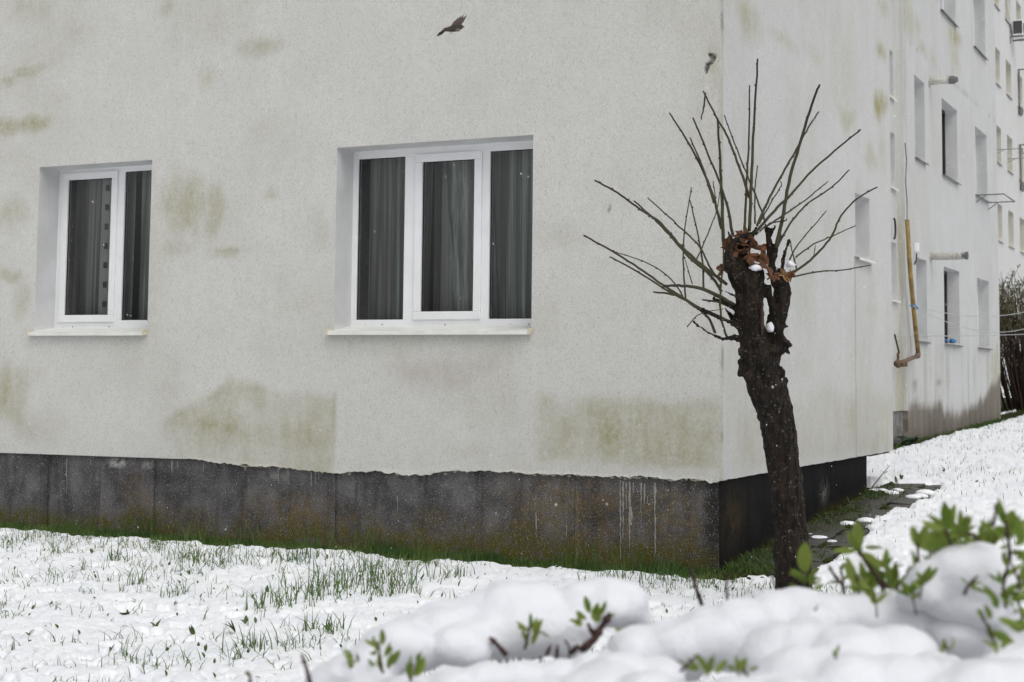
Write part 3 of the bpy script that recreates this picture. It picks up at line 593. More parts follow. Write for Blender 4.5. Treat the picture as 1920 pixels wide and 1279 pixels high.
# side window + wing windows (facing +x)
def xwindow(X, y0, y1, z0, z1, dep, dark=False, sill=True):
    xf = X-dep; f = MB(); t = .055
    f.box(xf-.06, xf, y0-.01, y1+.01, z1-t, z1+.01); f.box(xf-.06, xf, y0-.01, y1+.01, z0-.01, z0+t); f.box(xf-.06, xf-.001, y0-.01, y0+t, z0+t, z1-t); f.box(xf-.06, xf-.001, y1-t, y1+.01, z0+t, z1-t)
    if y1-y0 > 1: f.box(xf-.06, xf-.001, (y0+y1)/2-.04, (y0+y1)/2+.04, z0+t, z1-t)
    wo_ = part(f, 'window', M['darkframe'] if dark else M['pvc'])
    p = MB(); p.add([(xf-.03, y0+t, z0+t), (xf-.03, y1-t, z0+t), (xf-.03, y1-t, z1-t), (xf-.03, y0+t, z1-t)], [(0, 1, 2, 3)]); part(p, 'pane', M['glass'], wo_)
    r = MB(); r.add([(xf-.065, y0, z0), (xf-.065, y1, z0), (xf-.065, y1, z1), (xf-.065, y0, z1), (xf-1, y0, z0), (xf-1, y1, z0), (xf-1, y1, z1), (xf-1, y0, z1)], [(4, 5, 6, 7), (0, 1, 5, 4), (1, 2, 6, 5), (2, 3, 7, 6), (3, 0, 4, 7)]); part(r, 'room', M['room'], wo_)
    if sill:
        s = MB(); s.add([(X+.05, y0-.04, z0-.02), (X+.05, y1+.04, z0-.02), (xf, y1+.04, z0+.012), (xf, y0-.04, z0+.012), (X+.05, y0-.04, z0-.045), (X+.05, y1+.04, z0-.045), (X+.044, y1+.04, z0-.045), (X+.044, y0-.04, z0-.045), (X+.044, y1+.04, z0-.024), (X+.044, y0-.04, z0-.024)], [(0, 1, 2, 3), (4, 5, 1, 0), (6, 7, 9, 8), (4, 7, 6, 5)])
        part(s, 'sill', M['sillm'] if sill == 2 else M['metal'], wo_)
    return wo_
xwindow(0, *SW, .18, sill=2)
for i, (a, c, e, g) in enumerate(WH): xwindow(XF, a, c, e, g, .215, dark=(a == 16.22 and e < 5), sill=1)
for (a, c, e, g) in STW: xwindow(XF-.05, a, c, e, g, .17, sill=2)
# fixed fittings on the wing
def cyl_thing(name, mb, mat, label, cat, group=None):
    o = mb.build(name, mat, None, True); return tag(o, label, cat, group)
# ------------------------------------------------------------------ fittings on the wing
def flue(px, py, ln, label, ribbed):
    p = onx(px, py, XF); b = MB(); x = p[0]-.05; r = .062
    o = empty('flue_pipe', (p[0], p[1], p[2])); tag(o, label, 'flue pipe')
    b = MB(); b.tube([(-.05, 0, 0), (ln*.72, 0, 0)], r, 14)
    if ribbed:
        for i in range(12): b.tube([(.12+i*.030, 0, 0), (.134+i*.030, 0, 0)], r*1.09, 14)
        b.tube([(ln*.72, 0, 0), (ln*.97, 0, 0)], r*.93, 14)
    b.build('tube', M['flue'], o, True)
    c = MB(); c.tube([(-.01, 0, 0), (.015, 0, 0)], .10, 18); c.build('collar', M['flue'], o)
    c = MB(); e = ln*.72 if not ribbed else ln*.9
    c.tube([(e, 0, 0), (e+.09, 0, 0), (ln-.06, 0, 0), (ln, 0, 0)], [r*1.12, r*1.12, r*.85, r*.8], 12)
    if not ribbed:
        for k in range(6): c.box(ln, ln+.015, -.006+.03*math.cos(k), .006+.03*math.cos(k), -.006+.03*math.sin(k), .006+.03*math.sin(k))
    c.build('nozzle', M['metal'], o)
flue(1742, 153, .46, 'grey boiler flue with a dark nozzle, sticking out of the upper wing wall', False)
flue(1744, 481, .58, 'ribbed pale boiler flue sticking out above the ground floor windows of the wing', True)
# gas pipe
XP = XF+.10
g = empty('gas_pipe', tuple(onx(1722, 668, XP))); tag(g, 'yellow painted gas pipe with a rusty elbow, leaning on the wing wall', 'pipe'); g0 = np.array(g.location)
pt = [onx(1701, 412, XP), onx(1706, 500, XP), onx(1712, 570, XP), onx(1716, 610, XP), onx(1721.5, 662, XP)]
b = MB(); b.tube([p-g0 for p in pt[:3]], .035, 10); b.build('riser', M['yellow'], g, True)
b = MB(); b.tube([p-g0 for p in pt[2:]], .0345, 10); b.build('riser', simple('worn_yellow_paint', (.26, .17, .05), .6, .5, 12, .3), g, True)
c = onx(1719, 668, XP); e0 = onx(1684, 682, XP-.02)
b = MB(); b.tube([pt[-1]-g0, (pt[-1]+c)/2-g0+np.array([0, .03, -.02]), c-g0], .042, 10); b.build('elbow', M['rusty'], g, True)
b = MB(); b.tube([c-g0, e0-g0], .032, 10); b.build('branch', M['rusty'], g, True)
b = MB(); v = e0-g0; b.blob(v, .06, 2, (1, 1, 1.1)); b.tube([v+np.array([0, -.09, 0]), v+np.array([0, .08, 0])], .05, 8); b.tube([v, v+np.array([0, 0, .16])], .02, 6); b.tube([v, v+np.array([.13, 0, 0])], .045, 8); b.build('valve', simple('orange_rust', (.14, .09, .055), .8, .5, 30, .5), g, True)
b = MB(); b.tube([v+np.array([.02, -.02, .16]), v+np.array([.02, -.30, .42])], .014, 6); b.build('lever', M['black'], g)
b = MB(); q = [onx(1697, 268, XP-.04), onx(1700, 300, XP-.03), onx(1698, 340, XP-.04), onx(1701, 380, XP-.04), onx(1701, 412, XP)]; b.tube([p-g0 for p in q], .010, 5); b.build('cable', M['metal'], g)
b = MB(); t_ = onx(1712, 573, XP+.04)-g0; b.tube([t_+np.array([-.03, -.05, 0]), t_+np.array([.03, .05, 0]), t_+np.array([.05, .10, -.05])], .014, 6); b.build('twine', M['blue'], g)
o = empty('meter_box', tuple(onx(1717, 464, XF+.02))); tag(o, 'small white cable box high beside the yellow gas pipe', 'cable box')
b = MB(); b.box(-.02, .05, -.045, .045, -.07, .07, .01); b.build('cover', M['pvc'], o); b = MB(); b.tube([(.03, -.07, -.1), (.03, -.10, -.2), (.0, -.10, -.28)], .012, 5); b.build('cable', M['black'], o)
# dark cable loop
b = MB(); p = onx(1675.5, 430, XF-.02); b.tube([p+np.array([.03, -.10+.09*math.sin(t), .15*math.cos(t)]) for t in np.linspace(0, 3.14, 12)], .016, 6)
tag(b.build('cable_loop', M['black'], None, True), 'black cable loop on the wall between two stair windows', 'cable')
b = MB(); p = onx(1782, 641, XF-.05); 
for i in range(6): b.blob(p+np.array([random.uniform(-.05, .05), random.uniform(-.28, .28), random.uniform(0, .05)]), random.uniform(.04, .06), 2, (1, 1.5, .5), .15)
tag(b.build('cloth', M['blue'], None, True), 'blue cloth lying on the sill of the wing window with a dark pane', 'cloth')
# drying racks
def rack(X, y0, y1, z, out, label, n_=4):
    o = empty('drying_rack', (X, y0, z)); tag(o, label, 'drying rack', 'drying racks under windows'); L = y1-y0
    f = MB(); f.tube([(0, 0, 0), (out, 0, 0), (out, L, 0), (0, L, 0)], .014, 6); f.tube([(0, 0, -.14), (out*.4, 0, 0)], .010, 5); f.tube([(0, L, -.14), (out*.4, L, 0)], .010, 5); f.build('frame', M['metal'], o)
    for i in range(n_): f = MB(); x = out*(i+1)/(n_+1); f.tube([(x, 0, 0), (x, L/2, -.01), (x, L, 0)], .006, 4); f.build('line', M['wire'], o)
rack(XF, 19.5, 20.9, 4.93, .52, 'metal drying rack under the wing window nearest its far corner')
rack(XG, 47.0, 49.6, 9.75, .8, 'thin drying rack on the far building, near the wing corner', 3)
# washing lines
def wire(p, q, sag, r, label, mat='wire'):
    b = MB(); p = np.array(p); q = np.array(q); b.tube([p+(q-p)*t+np.array([0, 0, -sag*4*t*(1-t)]) for t in np.linspace(0, 1, 18)], r, 4)
    return tag(b.build('washing_line', M[mat], None, True), label, 'washing line')
a_ = onx(1713, 574, XP+.06)
wire(a_, (XF+.8, 24, 3.05), .22, .006, 'upper of the two lines tied to the gas pipe with blue twine'); wire(a_, (XF+.75, 24, 2.72), .35, .006, 'lower sagging line tied to the gas pipe with blue twine')
wire((XF+.03, 12.3, 2.04), (XF+.6, 34, 2.76), .05, .007, 'straight horizontal washing line crossing the wing below its windows')
# ------------------------------------------------------------------ third building
T = empty('apartment_building', (XG-4, 60, 0)); tag(T, 'brighter white apartment block farthest back, rising behind the brown bushes at the right edge', 'building')
T_OFF = Matrix.Translation((-(XG-4), -60, 0)); B_keep, OFF_keep = B, OFF; B, OFF = T, T_OFF
cols3 = [(46.9, 48.15), (49.6, 50.9), (52.5, 53.8), (56.2, 57.5), (59, 60.3)]
rows3 = [(3.5, 4.85), (6.42, 7.80), (9.32, 10.70), (12.27, 13.63), (15.2, 16.6), (18.1, 19.5)]
H3 = [(a, b_, c, d) for a, b_ in cols3 for c, d in rows3]
us = lines(36, 75, .8, [x for w_ in cols3 for x in w_]); vv3 = lines(.3, 22, .4, [x for w_ in rows3 for x in w_])
wall('front_wall', us, vv3, H3, lambda U, V: np.stack([XG+0*U, U, V], -1), M['plaster_third'], {'stain': lambda U, V: .15*sstep(.0, .6, fbm(U*.8, V*.3, s=91)), 'dark': lambda U, V: U*0, 'pink': lambda U, V: U*0}, depth=.3, inward=(-1, 0, 0), reveal_mat=simple('cream_reveal', (.62, .60, .52), .9, .06, 2))
for h in H3: xwindow(XG, *h, .27)
b = MB(); b.box(XG-10, XG-.01, 35.8, 36, .3, 22); b.box(XG-10, XG-.01, 75, 75.2, .3, 22); part(b, 'end_wall', M['plaster_third'])
b = MB(); b.box(XG-10, XG+.3, 35.6, 75.4, 22, 22.3); part(b, 'roof', M['tar'])
B, OFF = B_keep, OFF_keep
# air conditioner
pc = onx(1896, 55, XG); o = empty('air_conditioner', (XG, pc[1], pc[2]-.35)); tag(o, 'white air conditioner unit mounted high on the far block', 'air conditioner')
b = MB(); b.box(.12, .50, -.45, .45, 0, .62, .02); b.build('casing', M['pvc'], o)
b = MB(); b.tube([(.501, -.1, .31), (.515, -.1, .31)], .24, 20); b.box(.14, .48, -.462, -.451, .06, .56); b.build('grille', M['black'], o)
for i in range(9): b = MB(); b.box(.15, .47, -.474, -.463, .08+i*.055, .10+i*.055); b.build('slat', M['metal'], o)
b = MB(); b.box(0, .52, -.4, -.36, -.06, -.005); b.box(0, .52, .36, .4, -.06, -.005); b.box(0, .04, -.4, -.36, -.3, -.06); b.build('bracket', M['metal'], o)
b = MB(); b.tube([(.1, -.5, .5), (.02, -.7, .9), (.02, -1.0, 1.4)], .02, 5); b.build('hose', M['pvc'], o)
def hanger(px, py, lab):
    p = onx(px, py, XG); b = MB(); b.tube([(XG, p[1], p[2]), (XG+.7, p[1], p[2])], .03, 6); b.tube([(XG+.05, p[1], p[2]), (XG+.05, p[1], p[2]-1.6)], .035, 6); b.blob((XG+.1, p[1], p[2]-1.7), .14, 1, (.8, 1, 1.6))
    tag(b.build('wall_bracket', M['metal'], None), lab, 'bracket', 'dark brackets on the far block')
hanger(1908, 131, 'upper dark pipe bracket on the far block below the air conditioner'); hanger(1911, 272, 'lower dark pipe bracket on the far block below the air conditioner')

# ------------------------------------------------------------------ slab path along the side wall
P = empty('path', (.3, 2.5, .15)); tag(P, kind='structure')
y = -.1; i = 0
while y < 5.25:
    L = random.uniform(.38, .62); x = .02
    for k in range(2):
        wd = random.uniform(.30, .36) if k == 0 else random.uniform(.18, .26)
        b = MB(); b.box(-wd/2, wd/2, -L/2+.012, L/2-.012, -.03, .03, .006); 
        for j in range(len(b.v)): v = b.v[j]; b.v[j] = (v[0], v[1], v[2]+.004*math.sin(v[0]*20+i))
        o = b.build('paving_slab', M['slab'], P); cx_ = x+wd/2+.01; zz = float(gz(cx_, y+L/2))+random.uniform(.0, .025)
        o.location = (cx_-.3, y+L/2-2.5, zz-.15); o.rotation_euler = (math.atan(.067)+random.uniform(-.05, .05), random.uniform(-.06, .06), random.uniform(-.04, .04)); x += wd+.02; i += 1
    y += L
b = MB()
for i in range(900):
    yy = random.uniform(-.2, 5.3); xx = abs(random.gauss(0, .16)) if random.random() < .6 else random.uniform(0, .62)
    if vn(xx*3, yy*2.3, s=15) < -.2: continue
    b.blob((xx, yy, float(gz(xx, yy))+.015), random.uniform(.02, .065), 1, (1.2, 1.3, .55), .3)
tag(b.build('moss', M['mosspatch'], None, True), 'dark moss and soil between the slabs along the side wall', 'moss', kind='stuff')
b = MB()
for (px, py, r) in ((1590, 983, .06), (1625, 978, .07), (1632, 970, .05), (1645, 972, .05), (1640, 921, .05), (1652, 921, .06), (1672, 925, .06), (1683, 920, .05), (1712, 933, .06), (1725, 931, .06), (1660, 975, .03), (1536, 1012, .07), (1520, 1007, .06), (1505, 1010, .05), (1560, 1016, .035), (1545, 1008, .05), (1735, 925, .08)):
    d = ray(px, py); t = 8.
    for _ in range(30): q = CP+d*t; t += (gz(q[0], q[1])+.035-q[2])/d[2]
    b.blob(CP+d*t, r, 2, (1.3, 1.1, .5), .08)
tag(b.build('snow_lumps', M['snow'], None, True), 'small leftover snow lumps on the dark slabs', 'snow', kind='stuff')
b = MB()
for (px, py) in ((1570, 968), (1545, 975), (1605, 948), (1532, 988)):
    d = ray(px, py); t = 8.
    for _ in range(30): q = CP+d*t; t += (gz(q[0], q[1])+.03-q[2])/d[2]
    q = CP+d*t
    for k in range(3): b.blob(q+np.array([random.uniform(-.05, .05), random.uniform(-.08, .08), .015]), .035, 1, (1.5, .9, .25), .4)
tag(b.build('fallen_leaves', M['wood'], None), 'few red-brown fallen leaves on the slabs', 'leaves', kind='stuff')

# ------------------------------------------------------------------ grass
def blades(N, place, hmin, hmax, wd, name, label, mat='grass', lean=.5):
    VS = []; FS = []; n0 = 0; pts = place(N); K = len(pts)
    x, y, z = pts[:, 0], pts[:, 1], pts[:, 2]; h = rng.uniform(hmin, hmax, K)*(pts[:, 3] if pts.shape[1] > 3 else 1); a = rng.uniform(0, 2*math.pi, K); le = np.abs(rng.normal(0, lean, K)); fa = rng.uniform(0, 2*math.pi, K)
    dx, dy = np.cos(a), np.sin(a); wx, wy = np.cos(fa)*wd/2, np.sin(fa)*wd/2
    V = []
    for t, ww in ((0, 1), (.45, .85), (.8, .5)):
        bx = x+dx*h*le*t**1.8; by = y+dy*h*le*t**1.8; bz = z+h*t*(1-.25*np.minimum(le, 1.2)*t)
        V += [np.stack([bx-wx*ww, by-wy*ww, bz], -1), np.stack([bx+wx*ww, by+wy*ww, bz], -1)]
    V += [np.stack([x+dx*h*le, y+dy*h*le, z+h*(1-.28*np.minimum(le, 1.3))], -1)]
    V = np.stack(V, 1); base = (np.arange(K)*7)[:, None]
    Q = np.concatenate([base+np.array([[0, 1, 3]]), base+np.array([[0, 3, 2]]), base+np.array([[2, 3, 5]]), base+np.array([[2, 5, 4]]), base+np.array([[4, 5, 6]])])
    return tag(link(name, np_mesh(name, V.reshape(-1, 3), Q, M[mat], smooth=False)), label, 'grass', kind='stuff')
def lawn(N):
    x = rng.uniform(-8.5, 2.6, N*4); y = rng.uniform(-6.5, -.35, N*4)
    d = fbm(x*.8, y*.8, s=13)*1.1 + fbm(x*3.2, y*3.2, s=14)*1.3 + .75*sstep(-2.0, -.4, y)
    k = rng.random(N*4) < np.clip(d*.55+.10, .015, 1); x, y = x[k][:N], y[k][:N]
    c = rng.integers(0, len(x), N); xx = x[c]+rng.normal(0, .035, N); yy = y[c]+rng.normal(0, .035, N)
    xx = np.concatenate([x, xx]); yy = np.concatenate([y, yy]); k = np.hypot(xx-.93, yy+1.28) > .17; xx, yy = xx[k], yy[k]
    s = 1+.8*np.clip(fbm(xx*1.5, yy*1.5, s=16), -.4, 1)
    return np.stack([xx, yy, snow_height(xx, yy)-.015, s], -1)
blades(6500, lawn, .02, .10, .0052, 'grass', 'thin grass blades poking through the snow of the lawn', lean=.95)
def clump(N):
    C = [ (ground_hit(px, py, 0), r, h) for (px, py, r, h) in ((700, 1098, .26, 1.5), (640, 1100, .30, 1.5), (600, 1120, .22, 1.2), (505, 1140, .12, 1.0), (740, 1110, .16, 1.1), (215, 1050, .06, 1.3), (255, 1095, .05, 1.1), (480, 1215, .08, 1.0), (610, 1180, .10, 1.0), (110, 1035, .06, 1.2), (400, 1060, .15, .9), (820, 1085, .18, .9), (545, 1060, .2, 1.0), (350, 1050, .15, 1.0), (1240, 1085, .22, 1.0), (1150, 1090, .15, .9))]
    X_, Y_, S_ = [], [], []
    for i in range(N): c = random.choices(C, [q[1] for q in C])[0]; X_.append(random.gauss(c[0][0], c[1]*.6)); Y_.append(random.gauss(c[0][1], c[1]*.8)); S_.append(c[2])
    X_, Y_ = np.array(X_), np.array(Y_); return np.stack([X_, Y_, snow_height(X_, Y_)-.01, np.array(S_)], -1)
CL_N = 900
def strip(N):
    x = rng.uniform(-9, .35, N); y = -np.abs(rng.normal(.13, .16, N))+.02; k = (y > -.55); x, y = x[k], y[k]; s = .55+.9*np.clip(fbm(x*2.5, x*0, s=18), 0, 1)
    return np.stack([x, y, gz(x, y)-.01, s], -1)
blades(15000, strip, .03, .105, .006, 'wall_grass', 'dense green grass along the foot of the dark plinth')
def tufts(N):
    C = [(-5.75, -.3), (-4.5, -.25), (-5.2, -.1), (-3.3, -.2), (-2.9, -.1), (-2.3, -.25), (-1.1, -.15), (-.75, -.2), (-.5, -.2), (-4.0, -.15)]; x = []; y = []
    for i in range(N): c = C[i % len(C)]; x.append(random.gauss(c[0], .12)); y.append(random.gauss(c[1], .05))
    x = np.array(x); y = np.array(y); return np.stack([x, y, gz(x, y)], -1)
blades(420, tufts, .12, .26, .006, 'tall_grass', 'taller grass tufts against the plinth', lean=.35)
def corner(N):
    x = np.concatenate([rng.uniform(.02, .55, N//2), np.abs(rng.normal(0, .22, N//2))]); y = np.concatenate([rng.uniform(-.1, .75, N//2), rng.uniform(0, 5, N//2)])
    k = fbm(x*3, y*2, s=19) > -.1; x, y = x[k], y[k]; return np.stack([x, y, gz(x, y)+.01], -1)
blades(5200, corner, .03, .10, .008, 'corner_weeds', 'low green weeds at the foot of the side plinth', 'weed', .9)
def right(N):
    x = rng.uniform(-2, 8, N*3); y = rng.uniform(.5, 34, N*3); k = (x > .45)|(y > 5.5); k &= (x > -1.5)|(y > 22); k &= rng.random(N*3) < np.clip(.25+fbm(x*.9, y*.9, s=22), .04, 1)
    x, y = x[k][:N], y[k][:N]; s = 1+.02*y; return np.stack([x, y, snow_height(x, y)-.01, s], -1)
blades(9000, right, .02, .075, .006, 'field_grass', 'sparse grass stubs through the snow of the far lawn')
def wingstrip(N):
    y = np.concatenate([rng.uniform(5.6, 24, N//2), rng.uniform(18, 34, N//2)]); x = np.where(y < 22, -1.45+np.abs(rng.normal(0, .13, N)), -1.6-np.abs(rng.normal(0, 1.2, N))+.06*(y-24))
    return np.stack([x, y, gz(x, y)], -1)
blades(3000, wingstrip, .03, .09, .010, 'wing_grass', 'dull grass along the foot of the wing wall', 'weed')
# broad weed leaves in the snow
def leaf_mesh(L, W, fold=.25, curl=.3, nseg=6):
    v = []; f = []
    for i in range(nseg+1):
        t = i/nseg; wv = W*math.sin(math.pi*min(1, t**.85*.97+.02))**.8*.5*(1 if t < .98 else .1); y_ = L*t; z_ = -curl*L*t*t
        v += [(-wv, y_, z_+fold*wv), (0, y_, z_), (wv, y_, z_+fold*wv)]
    for i in range(nseg):
        a = i*3; f += [(a, a+1, a+4, a+3), (a+1, a+2, a+5, a+4)]
    return v, f
def ground_hit(px, py, h=.03):
    d = ray(px, py); t = 8.
    for _ in range(40): q = CP+d*t; t += (float(snow_height(np.array(q[0]), np.array(q[1])))+h-q[2])/d[2]*.8
    return CP+d*t
b = MB()
W_ = [(293, 1180, 22), (362, 1195, 26), (372, 1215, 13), (385, 1222, 13), (441, 1187, 26), (402, 1245, 14), (55, 1192, 14), (208, 1220, 12), (207, 1165, 10), (500, 1112, 14), (790, 1088, 18), (740, 1080, 18), (615, 1185, 18), (625, 1190, 16), (172, 1038, 14), (60, 1145, 14), (705, 1165, 12), (828, 1120, 12), (1135, 1085, 13), (180, 1085, 12), (375, 1120, 9), (518, 1150, 18), (98, 1175, 10), (460, 1170, 16), (355, 1078, 10), (860, 1100, 14), (430, 1275, 14), (820, 1168, 12), (472, 1122, 12), (465, 1225, 14), (1240, 1090, 10), (1360, 1082, 10), (1680, 905, 12), (1690, 900, 12), (1770, 885, 10), (1830, 905, 11), (1865, 900, 9)]
for (px, py, s) in W_:
    q = ground_hit(px, py, 0.0); D = np.linalg.norm(q-CP)
    for k in range(random.choice((1, 1, 2, 3))):
        L = s*random.uniform(.8, 1.1)*D/FP; v, f = leaf_mesh(L, L*.42, .3, random.uniform(-.2, .5)); m_ = Matrix.Rotation(random.uniform(0, 6.28), 3, 'Z') @ Matrix.Rotation(math.radians(random.uniform(40, 85)), 3, 'X')
        b.add([tuple(m_ @ Vector(p) + Vector(q)) for p in v], f)
for i in range(620):
    x = random.uniform(-7.5, 2); y = random.uniform(-5.5, -.5); q = np.array([x, y, float(snow_height(np.array(x), np.array(y)))]); L = random.uniform(.015, .04); v, f = leaf_mesh(L, L*.5, .3, .3, 3); m_ = Matrix.Rotation(random.uniform(0, 6.28), 3, 'Z') @ Matrix.Rotation(math.radians(random.uniform(20, 85)), 3, 'X'); b.add([tuple(m_ @ Vector(p) + Vector(q)) for p in v], f)
tag(b.build('weed_leaves', M['weed'], None), 'broad green weed leaves poking out of the snowy lawn', 'weeds', kind='stuff')
blades(CL_N, clump, .04, .16, .007, 'grass_clumps', 'denser grass clumps rising out of the snow below the wide window', lean=.6)
# bare weed stalk by the plinth corner
b = MB(); q = [onx(1634, 915, .15), onx(1650, 895, .15), onx(1668, 873, .15)]; b.tube(q, [.006, .005, .003], 5); b.tube([onx(1655, 889, .15), onx(1664, 884, .17)], .003, 4)
tag(b.build('dry_stalk', M['stem'], None), 'thin dry stalk leaning out by the far end of the side plinth', 'stalk')
# fern-like green plant by the stair plinth
b = MB(); q = (XF+.15, 12.6, .42)
for i in range(60):
    L = random.uniform(.08, .2); v, f = leaf_mesh(L, L*.35, .3, .6, 5); m_ = Matrix.Rotation(random.uniform(0, 6.28), 3, 'Z') @ Matrix.Rotation(math.radians(random.uniform(20, 80)), 3, 'X'); b.add([tuple(m_ @ Vector(p) + Vector(q)+Vector((0, random.uniform(-.4, .4), 0))) for p in v], f)
tag(b.build('leafy_plant', simple('dark_green_leaf', (.02, .05, .015), .5, .4, 6), None), 'dark green leafy plant at the foot of the wing beside its dark plinth', 'plant')

# ------------------------------------------------------------------ bushes behind the wing
def shrub(cx_, cy_, r, h, seed, label):
    rs = random.Random(seed); g_ = float(gz(cx_, cy_)); o = empty('shrub', (cx_, cy_, g_)); tag(o, label, 'shrub', 'brown bushes behind the wing')
    b = MB(); l = MB()
    for i in range(230):
        a = rs.uniform(0, 6.28); q = r*math.sqrt(rs.random()); x0, y0 = q*.45*math.cos(a), q*.45*math.sin(a); x1, y1 = q*math.cos(a), q*math.sin(a); hh = h*rs.uniform(.75, 1.05)*(1-.25*(q/r)**2)
        pts = [(x0+(x1-x0)*t+rs.uniform(-.05, .05), y0+(y1-y0)*t+rs.uniform(-.05, .05), hh*t) for t in (0, .3, .6, .85, 1)]
        b.tube(pts, [.020, .015, .010, .007, .003], 4, False)
        for k in range(6):
            t = rs.uniform(.12, .95); j = min(3, int(t*4)); p = np.array(pts[j])+(np.array(pts[j+1])-np.array(pts[j]))*rs.random(); d = np.array([rs.uniform(-.3, .3), rs.uniform(-.3, .3), rs.uniform(.2, .55)]); b.tube([p, p+d*.6, p+d], [.006, .004, .002], 3, False)
            for m_ in range(6):
                c = p+d*rs.uniform(.2, 1)
                if c[2] > h*.55 or rs.random() < .2: u = np.array([rs.uniform(-1, 1), rs.uniform(-1, 1), rs.uniform(0, 1.5)])*.035; v_ = np.array([rs.uniform(-1, 1), rs.uniform(-1, 1), 0])*.018; l.add([c, c+u+v_, c+u*2, c+u-v_], [(0, 1, 2, 3)])
    tag(b.build('branches', M['bush'], o), kind='stuff'); tag(l.build('leaves', M['bushleaf'], o), kind='stuff')
shrub(-3.0, 25.6, 1.2, 3.0, 1, 'tall brown twiggy bush right behind the wing corner'); shrub(-1.6, 27.5, 1.4, 3.25, 2, 'brown twiggy bush at the right edge of the frame'); shrub(-3.6, 28.5, 1.5, 3.3, 3, 'brown bush deepest in the row behind the wing'); shrub(.2, 29, 1.4, 3.1, 4, 'brown twiggy bush past the right edge of the view')

# ------------------------------------------------------------------ pollarded tree
TD = 9.45
TB = at(1489, 1140, TD)
tree = empty('pollarded_tree', (TB[0], TB[1], 0)); tag(tree, 'short dark pollarded tree with a spray of thin shoots in front of the building corner', 'tree'); t0 = np.array([TB[0], TB[1], 0.0])
K_ = TD/FP
def tp(px, py, dd=0.0): return at(px, py, TD+dd)-t0
b = MB()
def limb(seq, d0=0, d1=0, step=.02):
    P_ = [tp(s[0], s[1], d0+(d1-d0)*i/(len(seq)-1)+(s[3] if len(s) > 3 else 0)) for i, s in enumerate(seq)]; R_2 = [s[2]*K_*.95 for s in seq]
    for i in range(len(P_)-1):
        L = np.linalg.norm(P_[i+1]-P_[i]); m_ = max(1, int(L/(step)))
        for k in range(m_+1):
            t = k/m_; b.blob(P_[i]+(P_[i+1]-P_[i])*t, R_2[i]+(R_2[i+1]-R_2[i])*t, 2)
limb([(1491, 1175, 50), (1490, 1130, 42), (1487, 1080, 38), (1484, 1000, 36), (1476, 930, 35), (1468, 870, 35), (1461, 810, 36), (1450, 760, 38), (1438, 725, 41), (1427, 690, 37), (1415, 650, 30), (1408, 600, 28), (1405, 550, 30), (1406, 520, 32)])
limb([(1432, 715, 38), (1452, 718, 27), (1470, 715, 11)]); limb([(1478, 830, 15), (1486, 826, 9)]); limb([(1404, 690, 22), (1390, 700, 9)])
limb([(1436, 700, 26), (1450, 660, 17), (1455, 630, 15), (1462, 590, 17), (1467, 550, 18), (1463, 520, 16)], .02, .06)
limb([(1448, 640, 20), (1452, 600, 16)], .05, .05)
limb([(1440, 540, 9), (1446, 570, 8), (1452, 600, 8)], 0, .03)
limb([(1458, 530, 13), (1447, 500, 9), (1443, 465, 8.5), (1439, 430, 7.5)], .05, .03); limb([(1463, 520, 6), (1470, 480, 5), (1479, 452, 4.5)], .03, .03)
limb([(1445, 500, 9), (1456, 465, 6), (1462, 440, 5)], .04, .02)
limb([(1398, 530, 30), (1384, 510, 25), (1374, 490, 20), (1372, 462, 12)], 0, -.02); limb([(1370, 500, 18), (1366, 478, 11), (1378, 452, 7), (1400, 440, 8), (1416, 436, 6)], -.06, -.09); limb([(1392, 500, 16), (1396, 470, 9), (1408, 446, 7)], .06, .03)
limb([(1462, 655, 13), (1468, 640, 8)]); limb([(1455, 610, 12), (1472, 650, 8), (1474, 655, 6)]); limb([(1418, 640, 9), (1424, 600, 5), (1427, 570, 4.5)], -.10, -.10)
limb([(1395, 640, 8), (1378, 632, 8), (1355, 636, 5), (1325, 622, 4), (1300, 603, 4.2)], -.02, -.08)
limb([(1400, 625, 6), (1370, 605, 6), (1330, 590, 4), (1308, 580, 4)], -.02, -.10); limb([(1392, 585, 6), (1365, 572, 6), (1340, 560, 4.5)], 0, -.06); limb([(1388, 560, 6), (1362, 547, 4.5)], -.06, -.1)
limb([(1395, 620, 6), (1375, 600, 6), (1360, 578, 4)], .05, .1); limb([(1392, 605, 5), (1360, 600, 4.5), (1317, 577, 3.5)], -.03, -.07)
for (x0_, y0_, x1_, y1_, r0_, dd) in ((1378, 470, 1366, 436, 4, -.05), (1392, 462, 1390, 432, 4.5, -.03), (1368, 480, 1356, 455, 4, .0), (1404, 452, 1418, 426, 4, .02), (1440, 440, 1436, 420, 4, .04), (1446, 440, 1452, 424, 3.5, .03), (1420, 510, 1430, 494, 5, -.02), (1380, 520, 1370, 508, 5, -.08), (1470, 600, 1478, 590, 4, 0), (1466, 640, 1484, 648, 4, -.02), (1470, 652, 1480, 662, 3.5, 0), (1390, 560, 1380, 552, 4, -.05)): limb([(x0_, y0_, r0_*1.6), (x1_, y1_, r0_)], dd, dd, .008)
for (px, py, r, dd) in ((1405, 705, 14, -.09), (1430, 680, 16, -.09), (1460, 700, 14, -.05), (1395, 660, 14, -.03), (1450, 655, 10, -.06), (1475, 648, 6, 0), (1462, 850, 10, -.08), (1480, 960, 9, -.08), (1392, 610, 9, 0), (1380, 592, 6, 0), (1432, 745, 12, -.08), (1390, 680, 9, 0), (1470, 735, 9, 0), (1475, 612, 5, 0), (1478, 640, 4, 0), (1471, 600, 6, 0)): b.blob(tp(px, py, dd), r*K_, 2)
tm = remeshed(b, .0075, M['bark'], 3)
